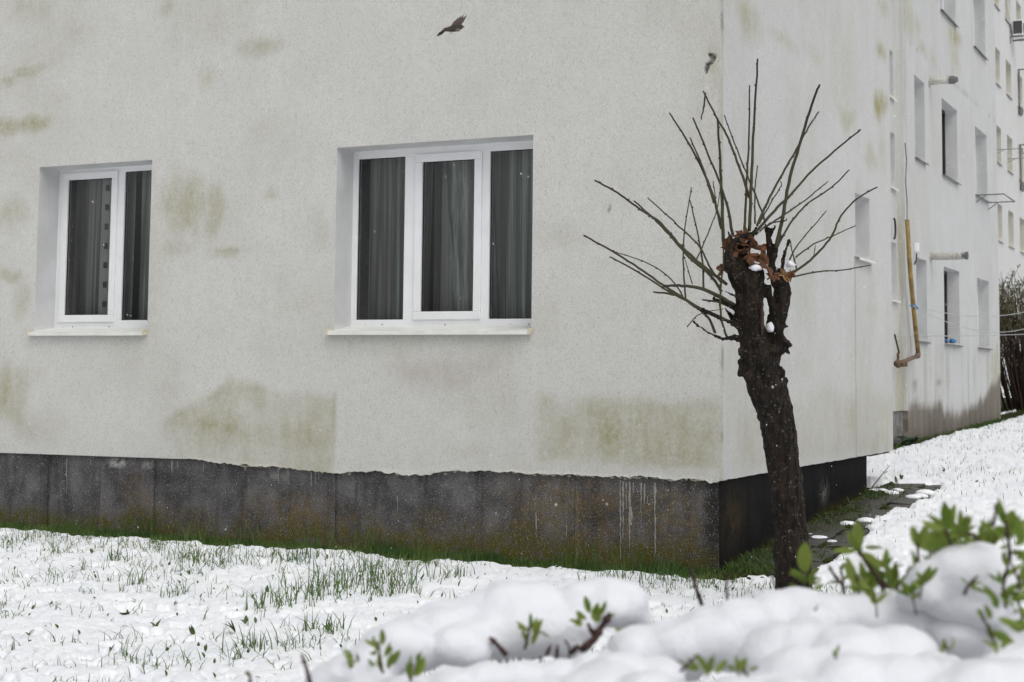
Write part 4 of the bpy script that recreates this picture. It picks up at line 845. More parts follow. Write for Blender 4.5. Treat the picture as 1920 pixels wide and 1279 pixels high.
def barkd(co):
    x, y_, z = co[:, 0], co[:, 1], co[:, 2]; th = np.arctan2(y_-.1*z, x+.13*z)
    return .012*fbm(x*7, y_*7, z*5, s=101) + .009*(np.abs(fbm(x*45, y_*45, z*11, s=102, o=3))*2-1.0) + .003*fbm(x*60, y_*60, z*40, s=103, o=2)
displace(tm, barkd); link('trunk', tm, tree)
# shoots
BR = [
 ([(692, 735), (700, 560), (710, 380), (713, 165)], 2.6, .05), ([(712, 730), (722, 500), (730, 300), (744, 62)], 3.4, -.1), ([(648, 745), (628, 640), (600, 550), (560, 450), (493, 290)], 3.0, -.15),
 ([(605, 715), (560, 560), (500, 430), (440, 330), (403, 272)], 2.8, .2), ([(575, 620), (530, 480), (482, 368)], 2.4, .12), ([(612, 775), (605, 600), (598, 450), (588, 290)], 3.6, -.12),
 ([(712, 600), (680, 500), (630, 370), (580, 280), (533, 187)], 2.9, .1), ([(541, 193), (535, 250), (525, 298)], 2.0, .1), ([(775, 695), (735, 590), (690, 480), (640, 350), (614, 280)], 2.0, .25),
 ([(815, 795), (840, 680), (870, 520), (910, 380), (960, 220), (985, 162)], 4.0, -.1), ([(740, 710), (790, 600), (850, 490), (900, 400), (945, 320), (980, 267)], 2.6, .15), ([(730, 740), (800, 660), (870, 590), (940, 510), (1040, 420), (1142, 336)], 3.0, .1),
 ([(770, 715), (870, 650), (940, 600), (1015, 537)], 2.0, .25), ([(820, 790), (870, 700), (940, 620), (1030, 560), (1098, 492)], 2.2, -.1), ([(885, 888), (960, 830), (1030, 750), (1060, 680), (1120, 610), (1207, 558)], 2.5, -.15),
 ([(865, 840), (900, 780), (950, 720), (1010, 650)], 1.7, .1), ([(890, 830), (960, 780), (1040, 745), (1123, 707)], 1.7, .2), ([(890, 903), (970, 888), (1080, 878), (1183, 860)], 1.8, 0),
 ([(625, 935), (540, 870), (450, 790), (370, 700), (290, 645), (200, 580), (113, 532)], 3.2, -.15), ([(605, 965), (560, 900), (480, 830), (400, 740), (330, 670), (265, 612)], 3.0, .1), ([(605, 930), (560, 870), (520, 790), (440, 710), (380, 655), (318, 600)], 2.2, .2),
 ([(680, 1035), (600, 985), (520, 950), (450, 940), (380, 940)], 4.4, -.1), ([(650, 1085), (600, 1062), (525, 1030), (460, 990), (390, 945), (280, 870), (170, 800), (70, 745)], 3.2, -.1), ([(580, 1125), (550, 1060), (470, 1000), (380, 950), (270, 880), (172, 828)], 2.8, .15),
 ([(455, 985), (430, 940), (380, 890), (300, 845), (180, 805)], 1.7, .1), ([(465, 990), (457, 880), (460, 740), (487, 560)], 1.9, .1), ([(535, 955), (530, 850), (510, 730), (482, 610)], 2.2, .2), ([(508, 838), (550, 740), (585, 650), (600, 560)], 1.5, .25),
 ([(625, 1145), (603, 1060), (600, 960), (612, 850), (610, 775)], 2.3, -.15), ([(735, 700), (733, 570), (743, 475)], 1.8, .05), ([(750, 700), (800, 610), (832, 560), (835, 540)], 1.6, .1), ([(470, 1100), (520, 1050), (610, 1030)], 1.2, .1),
 ([(490, 930), (475, 880), (460, 830)], 1.2, .1), ([(652, 1030), (600, 1005), (530, 995)], 3.0, -.08), ([(420, 975), (380, 968), (340, 965)], 2.6, .1), ([(735, 745), (790, 700), (850, 690), (855, 680)], 1.8, -.05), ([(600, 720), (585, 640), (572, 535)], 1.7, .2), ([(895, 880), (880, 820), (870, 765)], 1.6, 0), ([(960, 830), (965, 800), (968, 785)], 1.0, -.1), ([(640, 1000), (665, 1060), (672, 1120)], 1.6, .15)]
for (pl, r, dd) in BR:
    pts = [tp(x/2.0625+1060, y/2.0625+80, dd*(i/(len(pl)-1))) for i, (x, y) in enumerate(pl)]
    # smooth through the points
    Q = []
    for i in range(len(pts)-1):
        p0, p1, p2, p3 = pts[max(i-1, 0)], pts[i], pts[i+1], pts[min(i+2, len(pts)-1)]
        for k in range(6):
            t = k/6; Q.append(.5*((2*p1)+(-p0+p2)*t+(2*p0-5*p1+4*p2-p3)*t*t+(-p0+3*p1-3*p2+p3)*t**3)+np.array([random.gauss(0, .0012) for _ in range(3)]))
    Q.append(pts[-1]); m_ = len(Q); rr = [max(.0022, r*K_*(1-.5*i/(m_-1))) for i in range(m_)]
    b = MB(); b.tube(Q, rr, 7); tips = []
    acc = 0
    for i in range(2, m_-1):
        acc += np.linalg.norm(Q[i]-Q[i-1])
        if acc > random.uniform(.05, .10):
            acc = 0; d = Q[i+1]-Q[i]; d /= np.linalg.norm(d); s = np.cross(d, np.random.normal(size=3)); s /= np.linalg.norm(s)
            b.tube([Q[i]+s*rr[i]*.5, Q[i]+s*rr[i]*1.3+d*.006, Q[i]+s*rr[i]*1.7+d*.014], [.0035, .004, .001], 5)
    me = b.mesh('shoot', M['twig'], True); L = np.array([v.co for v in me.vertices]); base = np.array(pts[0]); ln = np.linalg.norm(np.array(pts[-1])-base); tv = np.clip(np.linalg.norm(L-base, axis=1)/max(ln, .01), 0, 1)
    a_t = me.attributes.new('tip', 'FLOAT', 'POINT'); a_t.data.foreach_set('value', (sstep(.35, .95, tv)*.85+.15*(ln < .3)).astype(np.float32)); link('shoot', me, tree)
# peeling wood faces
for (px, py, rx, ry, dd) in ((1429, 600, 3.5, 30, -.105),):
    b = MB(); b.blob((0, 0, 0), 1, 2, (1, 1, 1), .12); V = [tp(px, py, dd)+RT*v[0]*rx*K_+UP*v[2]*ry*K_+FW*v[1]*.018 for v in b.v]; b2 = MB(); b2.add(V, b.f); b2.build('bare_wood', M['wood'], tree, True)
# snow on the tree
for (px, py, rx, ry, dd, lab) in ((1417, 503, 13, 8, -.06, 'round snow clump on the cut top of the main trunk'), (1388, 447, 17, 11, -.02, 'snow clump among dead leaves at the very top of the tree head'), (1445, 614, 9, 11, .0, 'snow clump in the lower fork of the tree'), (1456, 622, 9, 12, .02, 'sliver of snow right of the twig in the lower fork'), (1482, 497, 9, 7, -.01, 'small snow clump above the pale dead leaf')):
    b = MB(); b.blob((0, 0, 0), 1, 3); V = []
    for v in b.v:
        v = np.array(v); k = 1+.45*float(fbm(v[0]*1.3+px, v[1]*1.3, v[2]*1.3, s=5, o=3)); V.append(RT*v[0]*rx*K_*k+UP*(v[2] if v[2] > 0 else v[2]*.7)*ry*K_*k+FW*v[1]*rx*K_*k)
    b2 = MB(); b2.add(V, b.f); o = b2.build('snow_clump', M['hsnow'], None, True); o.location = at(px, py, TD+dd); tag(o, lab, 'snow', 'snow clumps on the pollarded tree')
# dead leaves
def dead_leaf(L, seed):
    rs = random.Random(seed); n_ = 22; v = [(0, 0, 0)]; f = []
    for i in range(n_):
        a = 2*math.pi*i/n_; k = 1 if i % 4 == 0 else (.48 if i % 4 == 2 else .72); rr = L*.5*k*rs.uniform(.8, 1.1)*(1+.25*math.cos(a)); v.append((rr*math.cos(a), rr*.85*math.sin(a), L*.16*math.sin(2.2*a+seed)+rs.uniform(-.05, .05)*L))
    for i in range(n_): f.append((0, 1+i, 1+(i+1) % n_))
    return v, f
spots = [(1366, 466, 44, 'rusty dead leaf sticking out at the upper left of the tree head'), (1380, 452, 44, 'upright rusty dead leaf left of the snow at the very top of the tree head'), (1410, 452, 52, 'broad dead leaf leaning right of the snow at the top of the tree head'), (1426, 470, 54, 'lobed dead leaf halfway down the right side of the tree head'), (1437, 497, 52, 'large rust-red dead leaf between the cut top and the dark stub'), (1447, 516, 36, 'dead leaf tip lowest beside the flat cut top'), (1354, 503, 30, 'small tan dead leaf poking out at the far left of the tree head'), (1398, 444, 40, 'dead leaf standing behind the top snow clump'), (1385, 472, 46, 'dark dead leaf pressed into the hollow of the tree head'), (1406, 480, 48, 'dead leaf hanging just above the round snow clump'), (1430, 484, 40, 'curled dead leaf in front of the lobed one'), (1368, 484, 36, 'dead leaf flat on the left cheek of the tree head')]
for i, (px, py, s, lab) in enumerate(spots):
    v, f = dead_leaf(s*K_, i*1.7); b = MB(); e = Matrix.Rotation(random.uniform(0, 6.28), 3, 'Z') @ Matrix.Rotation(random.uniform(.5, 1.5), 3, 'X') @ Matrix.Rotation(random.uniform(0, 6.28), 3, 'Z'); b.add([tuple(e @ Vector(p)) for p in v], f)
    o = b.build('dead_leaf', M['deadleaf'], None); o.location = at(px, py, TD+random.uniform(-.10, .0)); tag(o, lab, 'leaf', 'dead leaves caught in the tree head')
for j, (px, py, s, lab) in enumerate(((1468, 515, 34, 'pale crumpled dead leaf wedged on the right limb of the tree'), (1483, 513, 28, 'orange-brown dead leaf hanging beside the pale crumpled one'))):
    v, f = dead_leaf(s*K_, 3.3+j); b = MB(); e = Matrix.Rotation(.6+j, 3, 'Y') @ Matrix.Rotation(1.2, 3, 'X'); b.add([tuple(e @ Vector((p[0], p[1]*.8, p[2]*2.2))) for p in v], f)
    o = b.build('dead_leaf', M['paleleaf'] if j == 0 else M['deadleaf'], None); o.location = at(px, py, TD-.06); tag(o, lab, 'leaf')

# ------------------------------------------------------------------ curtains
def curtain(x0a, x1a, x0b, x1b, y0, amp, nf, mat, label, z0=1.3, z1=3.5, dots=None, seed=0):
    nx, nz = 140, 24; S, T_ = np.meshgrid(np.linspace(0, 1, nx), np.linspace(0, 1, nz), indexing='ij')
    xl = x0b+(x0a-x0b)*T_; xr = x1b+(x1a-x1b)*T_; X_ = xl+(xr-xl)*S
    ph = S*nf*2*math.pi+.8*fbm(S*3, T_*.6, s=seed)*2; Y_ = y0+amp*np.sin(ph)*(.7+.5*fbm(S*4, T_*.8, s=seed+1))+.012*fbm(S*9, T_*1.5, s=seed+2)
    I = np.arange(nx*nz).reshape(nx, nz); F = np.stack([I[:-1, :-1], I[1:, :-1], I[1:, 1:], I[:-1, 1:]], -1).reshape(-1, 4)
    fm = None; mats = [M[mat]]
    return tag(link('curtain', np_mesh('curtain', np.stack([X_, Y_, z0+(z1-z0)*T_], -1).reshape(-1, 3), F, mats, smooth=True)), label, 'curtain')
curtain(-2.62, -1.95, -2.42, -1.90, .50, .045, 5, 'curtain', 'grey green gathered curtain behind the middle casement of the wide window', seed=1)
curtain(-3.30, -2.70, -3.30, -2.72, .47, .014, 3, 'sheer', 'thin violet grey sheer behind the left pane of the wide window', seed=4)
curtain(-2.02, -1.72, -2.0, -1.70, .50, .03, 3, 'curtain', 'grey green curtain fold behind the right pane beside the white mullion', seed=9)
curtain(-2.72, -2.45, -2.72, -2.5, .56, .02, 2, 'sheer', 'dim sheer behind the left part of the middle casement', seed=10)
curtain(-1.68, -1.45, -1.66, -1.45, .50, .035, 2, 'curtain', 'grey green curtain edge behind the right pane of the wide window', seed=7)
curtain(-3.04, -2.80, -3.04, -2.80, .43, .03, 3, 'curtain', 'narrow pale curtain fold behind the left pane beside the white mullion', seed=8)
curtain(-6.55, -6.14, -6.55, -6.16, .46, .018, 4, 'sheer', 'grey sheer behind the left half of the narrow window', seed=11)
M['charcoal'] = simple('charcoal_fabric', (.10, .10, .105), .9); M['palecurtain'] = simple('pale_curtain', (.55, .58, .56), .9, .05, 3, trans=.15)
CURT = curtain(-6.20, -5.80, -6.22, -5.80, .42, .010, 2, 'palecurtain', 'grey green curtain with a row of dark square patches in the narrow window', seed=13)
curtain(-5.80, -5.35, -5.78, -5.35, .49, .03, 2, 'curtain', 'grey green curtain at the right side of the narrow window', seed=17)
b = MB()
for i in range(7): z = 3.12-i*.18; b = MB(); b.box(-6.135, -6.10, .390, .396, z-.028, z+.028, .002); b.build('patch', M['charcoal'], CURT)

# ------------------------------------------------------------------ bird
bc = at(850, 51, 8.0); kb = 8.0/FP/11.63
def bpnt(zx, zy, d=0): return RT*(zx-850)*kb - UP*(zy-600)*kb + FW*d
bird = empty('sparrow', tuple(bc)); tag(bird, 'small brown sparrow in flight with raised wings, high in front of the white wall', 'bird')
b = MB()
def bl(seq, sub=2):
    for (p, q) in zip(seq[:-1], seq[1:]):
        for t in np.linspace(0, 1, 10): b.blob(bpnt(p[0]+(q[0]-p[0])*t, p[1]+(q[1]-p[1])*t), (p[2]+(q[2]-p[2])*t)*kb, sub)
bl([(590, 700, 18), (700, 655, 40), (800, 640, 68), (880, 625, 80), (960, 605, 72), (1010, 592, 55), (1045, 588, 32)])
bl([(1040, 588, 24), (1095, 594, 5)], 1)
bm_ = remeshed(b, .0022, M['bird'], 2); body = link('body', bm_, bird)
b = MB()
b.blob(bpnt(930, 655, -.002), 62*kb, 2, (1.3, 1, .75)); b.build('breast', M['breast'], bird, True)
def feathers(root0, root1, tips, mat, name, th=.0012):
    b = MB(); n_ = len(tips)
    for i, t in enumerate(tips):
        k = i/(n_-1); r0 = np.array(root0)*(1-k)+np.array(root1)*k; d = np.array(t)-r0; L = np.linalg.norm(d); s = np.cross(d/L, FW); wv = L*.07+.003
        m_ = r0+d*.55; b.add([r0-s*wv*.6+FW*th, m_-s*wv+FW*th, np.array(t), m_+s*wv+FW*th, r0+s*wv*.6+FW*th, r0-s*wv*.6-FW*th, m_-s*wv-FW*th, m_+s*wv-FW*th, r0+s*wv*.6-FW*th], [(0, 1, 3, 4), (1, 2, 3), (5, 8, 7, 6), (6, 7, 2), (0, 5, 6, 1), (1, 6, 2), (3, 2, 7), (4, 3, 7, 8)])
    b.build(name, M[mat], bird)
feathers(bpnt(820, 580, -.01), bpnt(1000, 570, -.01), [bpnt(900, 470, -.03), bpnt(960, 420, -.04), bpnt(1030, 380, -.05), bpnt(1100, 350, -.055), bpnt(1165, 365, -.055), bpnt(1130, 430, -.05), bpnt(1070, 490, -.035)], 'wing', 'wing')
feathers(bpnt(700, 640, .02), bpnt(790, 600, .02), [bpnt(575, 640, .05), bpnt(600, 595, .05), bpnt(640, 590, .045), bpnt(700, 600, .04)], 'wing', 'wing')
feathers(bpnt(640, 670), bpnt(650, 700), [bpnt(480, 800), bpnt(500, 805), bpnt(530, 790), bpnt(560, 760)], 'bird', 'tail')
b = MB(); b.tube([bpnt(800, 690), bpnt(790, 735), bpnt(825, 745)], [.0016, .0012, .001], 5); b.tube([bpnt(790, 735), bpnt(780, 748)], .001, 4); b.build('foot', M['stem'], bird)
b = MB(); b.blob(bpnt(1020, 580, -.0095), .0017, 1); b.build('eye', M['black'], bird)
b = MB(); b.tube([bpnt(1060, 588), bpnt(1105, 596)], [.0022, .0004], 6); b.build('beak', M['black'], bird)

# ------------------------------------------------------------------ hedge in the foreground with its snow
def snow_mound(name, blobs, label, vox=.008, seed=0, smo=10):
    b = MB(); rs = random.Random(seed)
    for (px, py, r, D) in blobs:
        c = at(px, py, D); R2 = r*D/FP
        b.blob(c, R2, 3, (1.12, 1.25, .85))
        for k in range(2):
            q = c+np.array([rs.uniform(-.8, .8), rs.uniform(-.7, .7), rs.uniform(-.4, .05)])*R2; b.blob(q, R2*rs.uniform(.8, 1), 2, (1.2, 1.2, .85))
    me = remeshed(b, vox, M['hsnow'], smo)
    displace(me, lambda co: .006+.011*fbm(co[:, 0]*12, co[:, 1]*14, co[:, 2]*14, s=200+seed, o=3)+.0030*fbm(co[:, 0]*50, co[:, 1]*50, co[:, 2]*50, s=210+seed, o=3))
    return tag(link(name, me), label, 'snow')
A_ = [(1165, 1128, 46, 2.5), (1135, 1124, 46, 2.5), (1100, 1142, 44, 2.5), (1050, 1150, 44, 2.5), (1000, 1138, 52, 2.5), (955, 1138, 54, 2.5), (915, 1156, 52, 2.5), (880, 1170, 52, 2.5), (840, 1185, 48, 2.45), (795, 1200, 46, 2.45), (750, 1206, 42, 2.4), (722, 1208, 32, 2.4),
      (860, 1208, 42, 2.4), (920, 1185, 44, 2.45), (980, 1180, 46, 2.45), (1040, 1175, 42, 2.45), (1090, 1166, 34, 2.45), (1185, 1150, 30, 2.5), (780, 1225, 34, 2.4), (735, 1232, 28, 2.4), (1060, 1200, 26, 2.45), (1000, 1205, 26, 2.45), (690, 1235, 30, 2.4), (655, 1255, 34, 2.4), (625, 1280, 38, 2.4), (700, 1265, 36, 2.38)]
snow_mound('hedge_snow', A_, 'humped snow cushion on the left end of the hedge, overhanging dark twigs', seed=1)
Bb = [(1210, 1225, 55, 2.35), (1270, 1210, 60, 2.35), (1330, 1192, 60, 2.35), (1390, 1172, 58, 2.35), (1450, 1160, 52, 2.4), (1500, 1158, 50, 2.4), (1560, 1162, 48, 2.4), (1620, 1158, 50, 2.4), (1680, 1158, 48, 2.4), (1740, 1160, 50, 2.4), (1790, 1180, 48, 2.35), (1835, 1200, 40, 2.35),
      (1160, 1268, 45, 2.2), (1235, 1275, 44, 2.2), (1455, 1240, 54, 2.2), (1520, 1225, 66, 2.2), (1600, 1235, 70, 2.15), (1680, 1225, 60, 2.15), (1500, 1270, 60, 2.1), (1590, 1290, 60, 2.05), (1680, 1290, 62, 2.05), (1760, 1285, 55, 2.05), (1840, 1300, 66, 2.0), (1910, 1300, 66, 2.0), (1425, 1312, 50, 2.05), (1300, 1335, 58, 2.0), (1220, 1310, 55, 2.05), (1140, 1300, 55, 2.1), (1370, 1330, 60, 1.95), (1480, 1340, 66, 1.95), (1600, 1360, 66, 1.95), (1740, 1350, 66, 1.95), (1860, 1370, 66, 1.9), (1970, 1330, 66, 2.0), (2050, 1340, 70, 2.0)]
snow_mound('hedge_snow', Bb, 'broad lumpy snow blanket over the middle and right of the hedge', .008, seed=2)
Cc = [(1738, 1098, 26, 2.3), (1762, 1078, 34, 2.3), (1795, 1060, 38, 2.3), (1830, 1052, 36, 2.3), (1848, 1060, 28, 2.3), (1842, 1090, 36, 2.3), (1838, 1125, 34, 2.3), (1845, 1155, 28, 2.3), (1800, 1095, 40, 2.32), (1775, 1125, 36, 2.32), (1715, 1118, 22, 2.32), (1820, 1140, 34, 2.3)]
snow_mound('hedge_snow', Cc, 'upright snow knob between the green leaf shoots at the right', seed=3)
Dd = [(640, 1310, 38, 2.4), (700, 1305, 44, 2.35), (770, 1300, 42, 2.3), (840, 1292, 38, 2.3), (910, 1285, 36, 2.3), (980, 1278, 36, 2.3), (1050, 1270, 34, 2.3), (1110, 1258, 32, 2.3), (870, 1330, 46, 2.2), (960, 1325, 50, 2.2), (1050, 1320, 50, 2.2), (760, 1345, 50, 2.2), (660, 1360, 50, 2.25), (1150, 1245, 28, 2.35)]
snow_mound('hedge_snow', Dd, 'low snow ridge at the bottom edge, in front of the humped cushion', seed=4)
Ee = [(1905, 1185, 34, 2.25), (1935, 1175, 36, 2.25), (1960, 1215, 48, 2.2), (1915, 1230, 40, 2.2), (2000, 1180, 60, 2.3), (1885, 1255, 30, 2.15)]
snow_mound('hedge_snow', Ee, 'small snow pillow at the right edge behind hanging leaves', seed=5)
Ff = [(1590, 1095, 13, 2.45), (1700, 1075, 12, 2.4), (1688, 1070, 14, 2.4), (1582, 1090, 12, 2.45)]
hedge = empty('hedge', (2.7, -8.2, 0)); tag(hedge, 'snow-laden hedge with fresh green leaf shoots, out of focus in the foreground', 'hedge'); h0 = np.array([2.7, -8.2, 0.])
# inner woody stems
b = MB(); rs = random.Random(3)
for i in range(260):
    px = rs.uniform(620, 2100); D = rs.uniform(2.1, 2.6); top = at(px, rs.uniform(1330, 1420), D)-h0; bx = top+np.array([rs.uniform(-.15, .15), rs.uniform(-.15, .15), 0]); bx[2] = 0
    m_ = bx+(top-bx)*.6+np.array([rs.uniform(-.05, .05)]*3); b.tube([bx, m_, top], [.007, .005, .003], 5, False)
tag(b.build('stems', M['stem'], hedge), kind='stuff')
LEAFS = []
for k in range(5):
    v, f = leaf_mesh(1, .25+.04*k, .40, [.05, .25, -.15, .4, .15][k], 7); b = MB(); b.add(v, f); LEAFS.append(b.mesh('leaf', M['hleaf'], True))
def shoot(pts, D, leaves, r=2.6, mat='stem', dD=0.0):
    """pts: stem in the picture plane at distance D; leaves: (px, py, angle from up, length px)"""
    n_ = len(pts); P_ = [at(x, y, D+dD*i/(max(1, n_-1))) for i, (x, y) in enumerate(pts)]; b = MB(); kk = D/FP
    b.tube([p-h0 for p in P_], [r*kk*(1-.4*i/max(1, n_-1)) for i in range(n_)], 7)
    for i in range(n_-1): c = (P_[i]+P_[i+1])/2-h0; b.blob(c, r*kk*1.25, 1)
    st = b.build('twig', M[mat], hedge, True)
    more = [(px+random.uniform(-9, 9)*1.0, py+random.uniform(-10, 8), a_2+random.uniform(-35, 35), L*random.uniform(.6, .9)) for (px, py, a_2, L) in leaves if random.random() < .7]
    for (px, py, ang_, L) in list(leaves)+more:
        q = at(px, py, D+dD*.5)-h0; a = math.radians(ang_); up = np.array(UP)*math.cos(a)+np.array(RT)*math.sin(a); tilt = random.uniform(-.45, .45); d = up*math.cos(tilt)+FW*math.sin(tilt); d /= np.linalg.norm(d)
        tw = random.uniform(-.9, .9); s = np.cross(d, FW); s /= np.linalg.norm(s); nn = np.cross(s, d); s2 = s*math.cos(tw)+nn*math.sin(tw); n2 = np.cross(s2, d); L_ = L*kk*1.02
        o = bpy.data.objects.new('leaf', random.choice(LEAFS)); COL.objects.link(o); o.parent = st
        o.matrix_basis = Matrix(((s2[0]*L_, d[0]*L_, n2[0]*L_, q[0]), (s2[1]*L_, d[1]*L_, n2[1]*L_, q[1]), (s2[2]*L_, d[2]*L_, n2[2]*L_, q[2]), (0, 0, 0, 1)))
Z = lambda x, y: (1200+x/2.667, 900+y/2.667)
def sh(stem, lv, D=2.35, r=2.6, mat='stem', dD=0): shoot([Z(*p) for p in stem], D, [(*Z(a, b_), c, L/2.667) for (a, b_, c, L) in lv], r, mat, dD)
sh([(815, 580), (820, 520), (825, 450)], [(825, 470, -3, 180), (810, 500, -60, 80), (840, 500, 40, 80), (830, 520, -25, 90), (850, 530, 20, 90), (800, 540, -75, 60), (865, 545, 70, 60)], 2.5)
sh([(1030, 600), (1010, 520), (960, 460), (945, 430)], [(1000, 520, -70, 60), (1010, 500, 60, 60)], 2.5, 3.4); sh([(1020, 590), (1015, 500), (1000, 430)], [(1005, 460, 15, 50), (1020, 540, 75, 50)], 2.5, 3)
sh([(1215, 545), (1160, 450), (1110, 385), (1085, 350)], [(1090, 360, -2, 170), (1085, 352, -88, 115), (1105, 365, 120, 120), (1120, 380, 140, 100), (1150, 460, 165, 100)], 2.4, 4.2)
sh([(1100, 540), (1075, 470)], [(1085, 520, -12, 150), (1100, 530, -5, 60)], 2.4, 2.4); sh([(1150, 545), (1130, 480)], [(1150, 540, -10, 140), (1125, 500, -28, 70), (1170, 540, 5, 140)], 2.42, 2.4)
sh([(1240, 545), (1240, 480)], [(1235, 540, 2, 175), (1250, 520, 18, 130)], 2.38, 3); sh([(1230, 540), (1180, 440)], [(1200, 480, -20, 60)], 2.45, 5)
sh([(1405, 560), (1395, 470), (1390, 350), (1385, 300)], [(1390, 350, -12, 140), (1400, 340, 14, 130), (1420, 330, 40, 110), (1420, 350, 70, 130), (1500, 400, 10, 120), (1395, 470, -8, 120), (1410, 480, 20, 120), (1440, 400, 130, 100), (1380, 490, -15, 80), (1430, 490, 35, 80), (1460, 345, 88, 90)], 2.3, 4)
sh([(1570, 345), (1545, 300), (1530, 250), (1410, 235)], [(1535, 260, 0, 155), (1550, 250, 14, 130), (1530, 240, -80, 130), (1520, 290, -50, 60)], 2.3, 3.2); sh([(1700, 300), (1640, 265), (1600, 260)], [(1600, 262, 2, 120), (1610, 265, 24, 100), (1590, 265, -22, 90), (1640, 320, -75, 100), (1560, 270, 100, 110), (1625, 270, 40, 80)], 2.28, 3.2)
sh([(1765, 230), (1780, 160), (1778, 118)], [(1770, 250, -60, 90), (1760, 260, 70, 80), (1740, 260, -20, 70), (1700, 270, 80, 70)], 2.25, 3.4)
sh([(1850, 400), (1845, 320), (1830, 220), (1800, 130)], [(1830, 230, -14, 140), (1835, 240, 10, 130), (1850, 290, 30, 130), (1840, 300, -30, 90), (1860, 300, 0, 110), (1870, 330, 55, 120), (1850, 360, 110, 110), (1880, 400, 60, 110)], 2.2, 4.2)
sh([(1830, 640), (1815, 540), (1840, 420), (1860, 360)], [(1830, 480, 60, 110), (1815, 520, -30, 90), (1820, 560, 70, 110), (1800, 620, -35, 120), (1825, 620, 30, 100), (1850, 600, 80, 90), (1800, 560, 150, 100), (1840, 440, -20, 90)], 2.2, 3.6)
sh([(1700, 650), (1740, 740), (1770, 820)], [(1750, 700, -15, 90), (1740, 720, 160, 110), (1770, 760, 120, 120), (1780, 800, 170, 80), (1720, 680, -50, 70), (1800, 830, 60, 70), (1760, 820, -70, 60), (1790, 690, 110, 130), (1830, 700, 130, 110)], 2.0, 3.0)
sh([(1900, 520), (1850, 400)], [(1900, 500, 20, 110), (1910, 420, 30, 120), (1880, 480, 120, 100), (1905, 640, 140, 110), (1890, 590, 60, 100), (1900, 330, 20, 140), (1915, 300, -15, 110)], 2.15, 3); sh([(1915, 700), (1890, 600), (1900, 470)], [(1900, 620, -40, 90), (1905, 560, 30, 100), (1880, 700, 150, 120)], 2.2, 3)
sh([(1620, 575), (1640, 530), (1690, 480)], [(1640, 540, 40, 70), (1650, 530, 110, 70), (1640, 520, -50, 50), (1680, 545, 100, 60)], 2.1, 3.6)
sh([(1280, 545), (1330, 490), (1350, 430)], [(1300, 520, 60, 90), (1330, 520, 110, 90), (1290, 530, 30, 70), (1350, 530, 90, 60)], 2.35, 4)
sh([(310, 625), (280, 540), (255, 440)], [], 2.7, 4.2); sh([(437, 610), (433, 540), (435, 480)], [], 2.7, 2.6); sh([(675, 530), (660, 480), (640, 440)], [], 2.7, 2.2)
sh([(200, 960), (260, 900), (300, 870)], [(330, 960, -20, 110), (350, 970, 10, 110), (300, 950, -50, 90), (380, 970, 40, 90), (240, 930, -60, 70)], 1.98, 3); sh([(540, 980), (500, 930)], [(490, 975, -10, 100), (510, 970, 20, 90), (470, 960, -50, 70), (545, 960, 60, 60)], 1.98, 3)
sh([(980, 895), (972, 870)], [(978, 895, -8, 60)], 2.0, 2); sh([(885, 645), (870, 650)], [(870, 655, 55, 50)], 2.2, 2); sh([(1545, 850), (1520, 820)], [(1530, 850, -10, 60), (1545, 850, 40, 50)], 2.02, 2.2)
Z = lambda x, y: (560+x/2.667, 1000+y/2.667)
sh([(320, 700), (300, 640), (290, 600)], [(290, 690, -30, 110), (310, 690, 20, 100), (270, 640, -45, 70), (330, 640, 50, 80), (350, 700, 30, 100), (380, 700, -10, 110), (260, 600, -60, 50)], 2.35); sh([(420, 700), (405, 600), (400, 540)], [(400, 570, -65, 80), (415, 560, 5, 90), (395, 590, -25, 80), (430, 620, 20, 80), (450, 680, 10, 110), (470, 660, 30, 90), (440, 610, 30, 60), (420, 690, -20, 90)], 2.3)
sh([(560, 740), (570, 650)], [(555, 730, 0, 130), (570, 720, 20, 130), (585, 640, 30, 60)], 2.25); sh([(700, 470), (690, 450)], [(700, 465, -70, 60), (705, 462, 60, 60), (700, 470, -10, 40)], 2.5, 2)
sh([(830, 670), (835, 600), (850, 560), (835, 515)], [], 2.38, 6); sh([(1040, 610), (995, 560), (955, 520)], [], 2.38, 5.5); sh([(1410, 590), (1480, 530), (1520, 460), (1560, 400)], [(1450, 400, -10, 90), (1440, 430, -55, 80), (1470, 420, 20, 80), (1500, 420, 30, 90), (1530, 430, 60, 60), (1420, 460, -70, 70), (1500, 450, -30, 80), (1580, 480, 100, 60)], 2.36, 8)
sh([(1360, 600), (1400, 560)], [], 2.36, 6); sh([(1480, 520), (1445, 450)], [], 2.36, 5); sh([(1130, 580), (1150, 500), (1160, 440)], [(1160, 480, 0, 90), (1150, 490, -55, 80), (1165, 490, 50, 90), (1170, 560, 15, 110), (1150, 560, -20, 80), (1200, 500, 75, 60)], 2.38, 3)
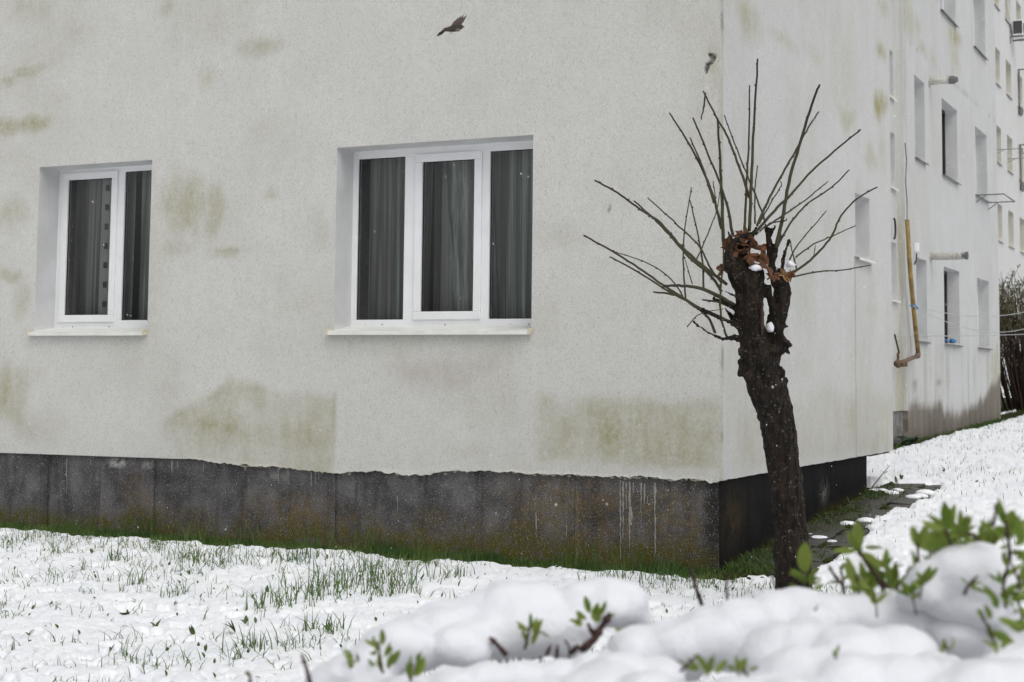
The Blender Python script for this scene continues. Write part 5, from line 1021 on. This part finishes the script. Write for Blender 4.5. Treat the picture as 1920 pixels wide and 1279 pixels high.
sh([(1240, 610), (1260, 560)], [], 2.38, 4); sh([(1290, 620), (1295, 560)], [], 2.38, 4); sh([(900, 610), (870, 600), (940, 590)], [(920, 640, 70, 50)], 2.42, 3); sh([(60, 760), (40, 680), (15, 605)], [], 2.3, 4.5)
shoot([(470, 1290), (468, 1268), (462, 1258)], 2.3, [(468, 1268, -50, 14)], 3.6)
for i in range(26):
    x0_ = random.uniform(865, 1130); y0_ = random.uniform(1225, 1255); shoot([(x0_, y0_), (x0_+random.uniform(-14, 14), y0_-22), (x0_+random.uniform(-24, 24), y0_-random.uniform(35, 55))], random.uniform(2.40, 2.5), [(x0_+random.uniform(-20, 20), y0_-40, random.uniform(-90, 90), random.uniform(14, 26))] if i % 4 == 0 else [], random.uniform(1.5, 3.6))
for i in range(34):
    x0_ = random.uniform(1575, 1935); y0_ = random.uniform(1060, 1120) if x0_ < 1740 else random.uniform(960, 1250); D_ = random.uniform(2.15, 2.5)
    if 1740 < x0_ < 1875: y0_ = random.uniform(1000, 1050) if i % 2 else 1060; D_ = 2.45
    shoot([(x0_+random.uniform(-12, 12), y0_+45), (x0_, y0_)], D_, [(x0_, y0_+random.uniform(0, 20), random.uniform(-70, 70), random.uniform(22, 44)) for k in range(4)], 1.8)
# ------------------------------------------------------------------ falling snow
N = 9000; xs = rng.uniform(-9, 5, N); ys = rng.uniform(-7.5, 9, N); zs = rng.uniform(.1, 6.5, N); ok = ~((xs < .02) & (ys > -.02)); xs, ys, zs = xs[ok], ys[ok], zs[ok]; N = len(xs)
r = rng.uniform(.0013, .0029, N); O = np.array([(1, 0, 0), (-1, 0, 0), (0, 1, 0), (0, -1, 0), (0, 0, 1.6), (0, 0, -1.6)], float)
V = (np.stack([xs, ys, zs], -1)[:, None, :]+O[None]*r[:, None, None]).reshape(-1, 3); Fo = np.array([(0, 2, 4), (2, 1, 4), (1, 3, 4), (3, 0, 4), (2, 0, 5), (1, 2, 5), (3, 1, 5), (0, 3, 5)])
F = (np.arange(N)[:, None, None]*6+Fo[None]).reshape(-1, 3)
tag(link('falling_snow', np_mesh('falling_snow', V, F, M['hsnow'])), 'light snowfall of tiny flakes in the air', 'snowflakes', kind='stuff')
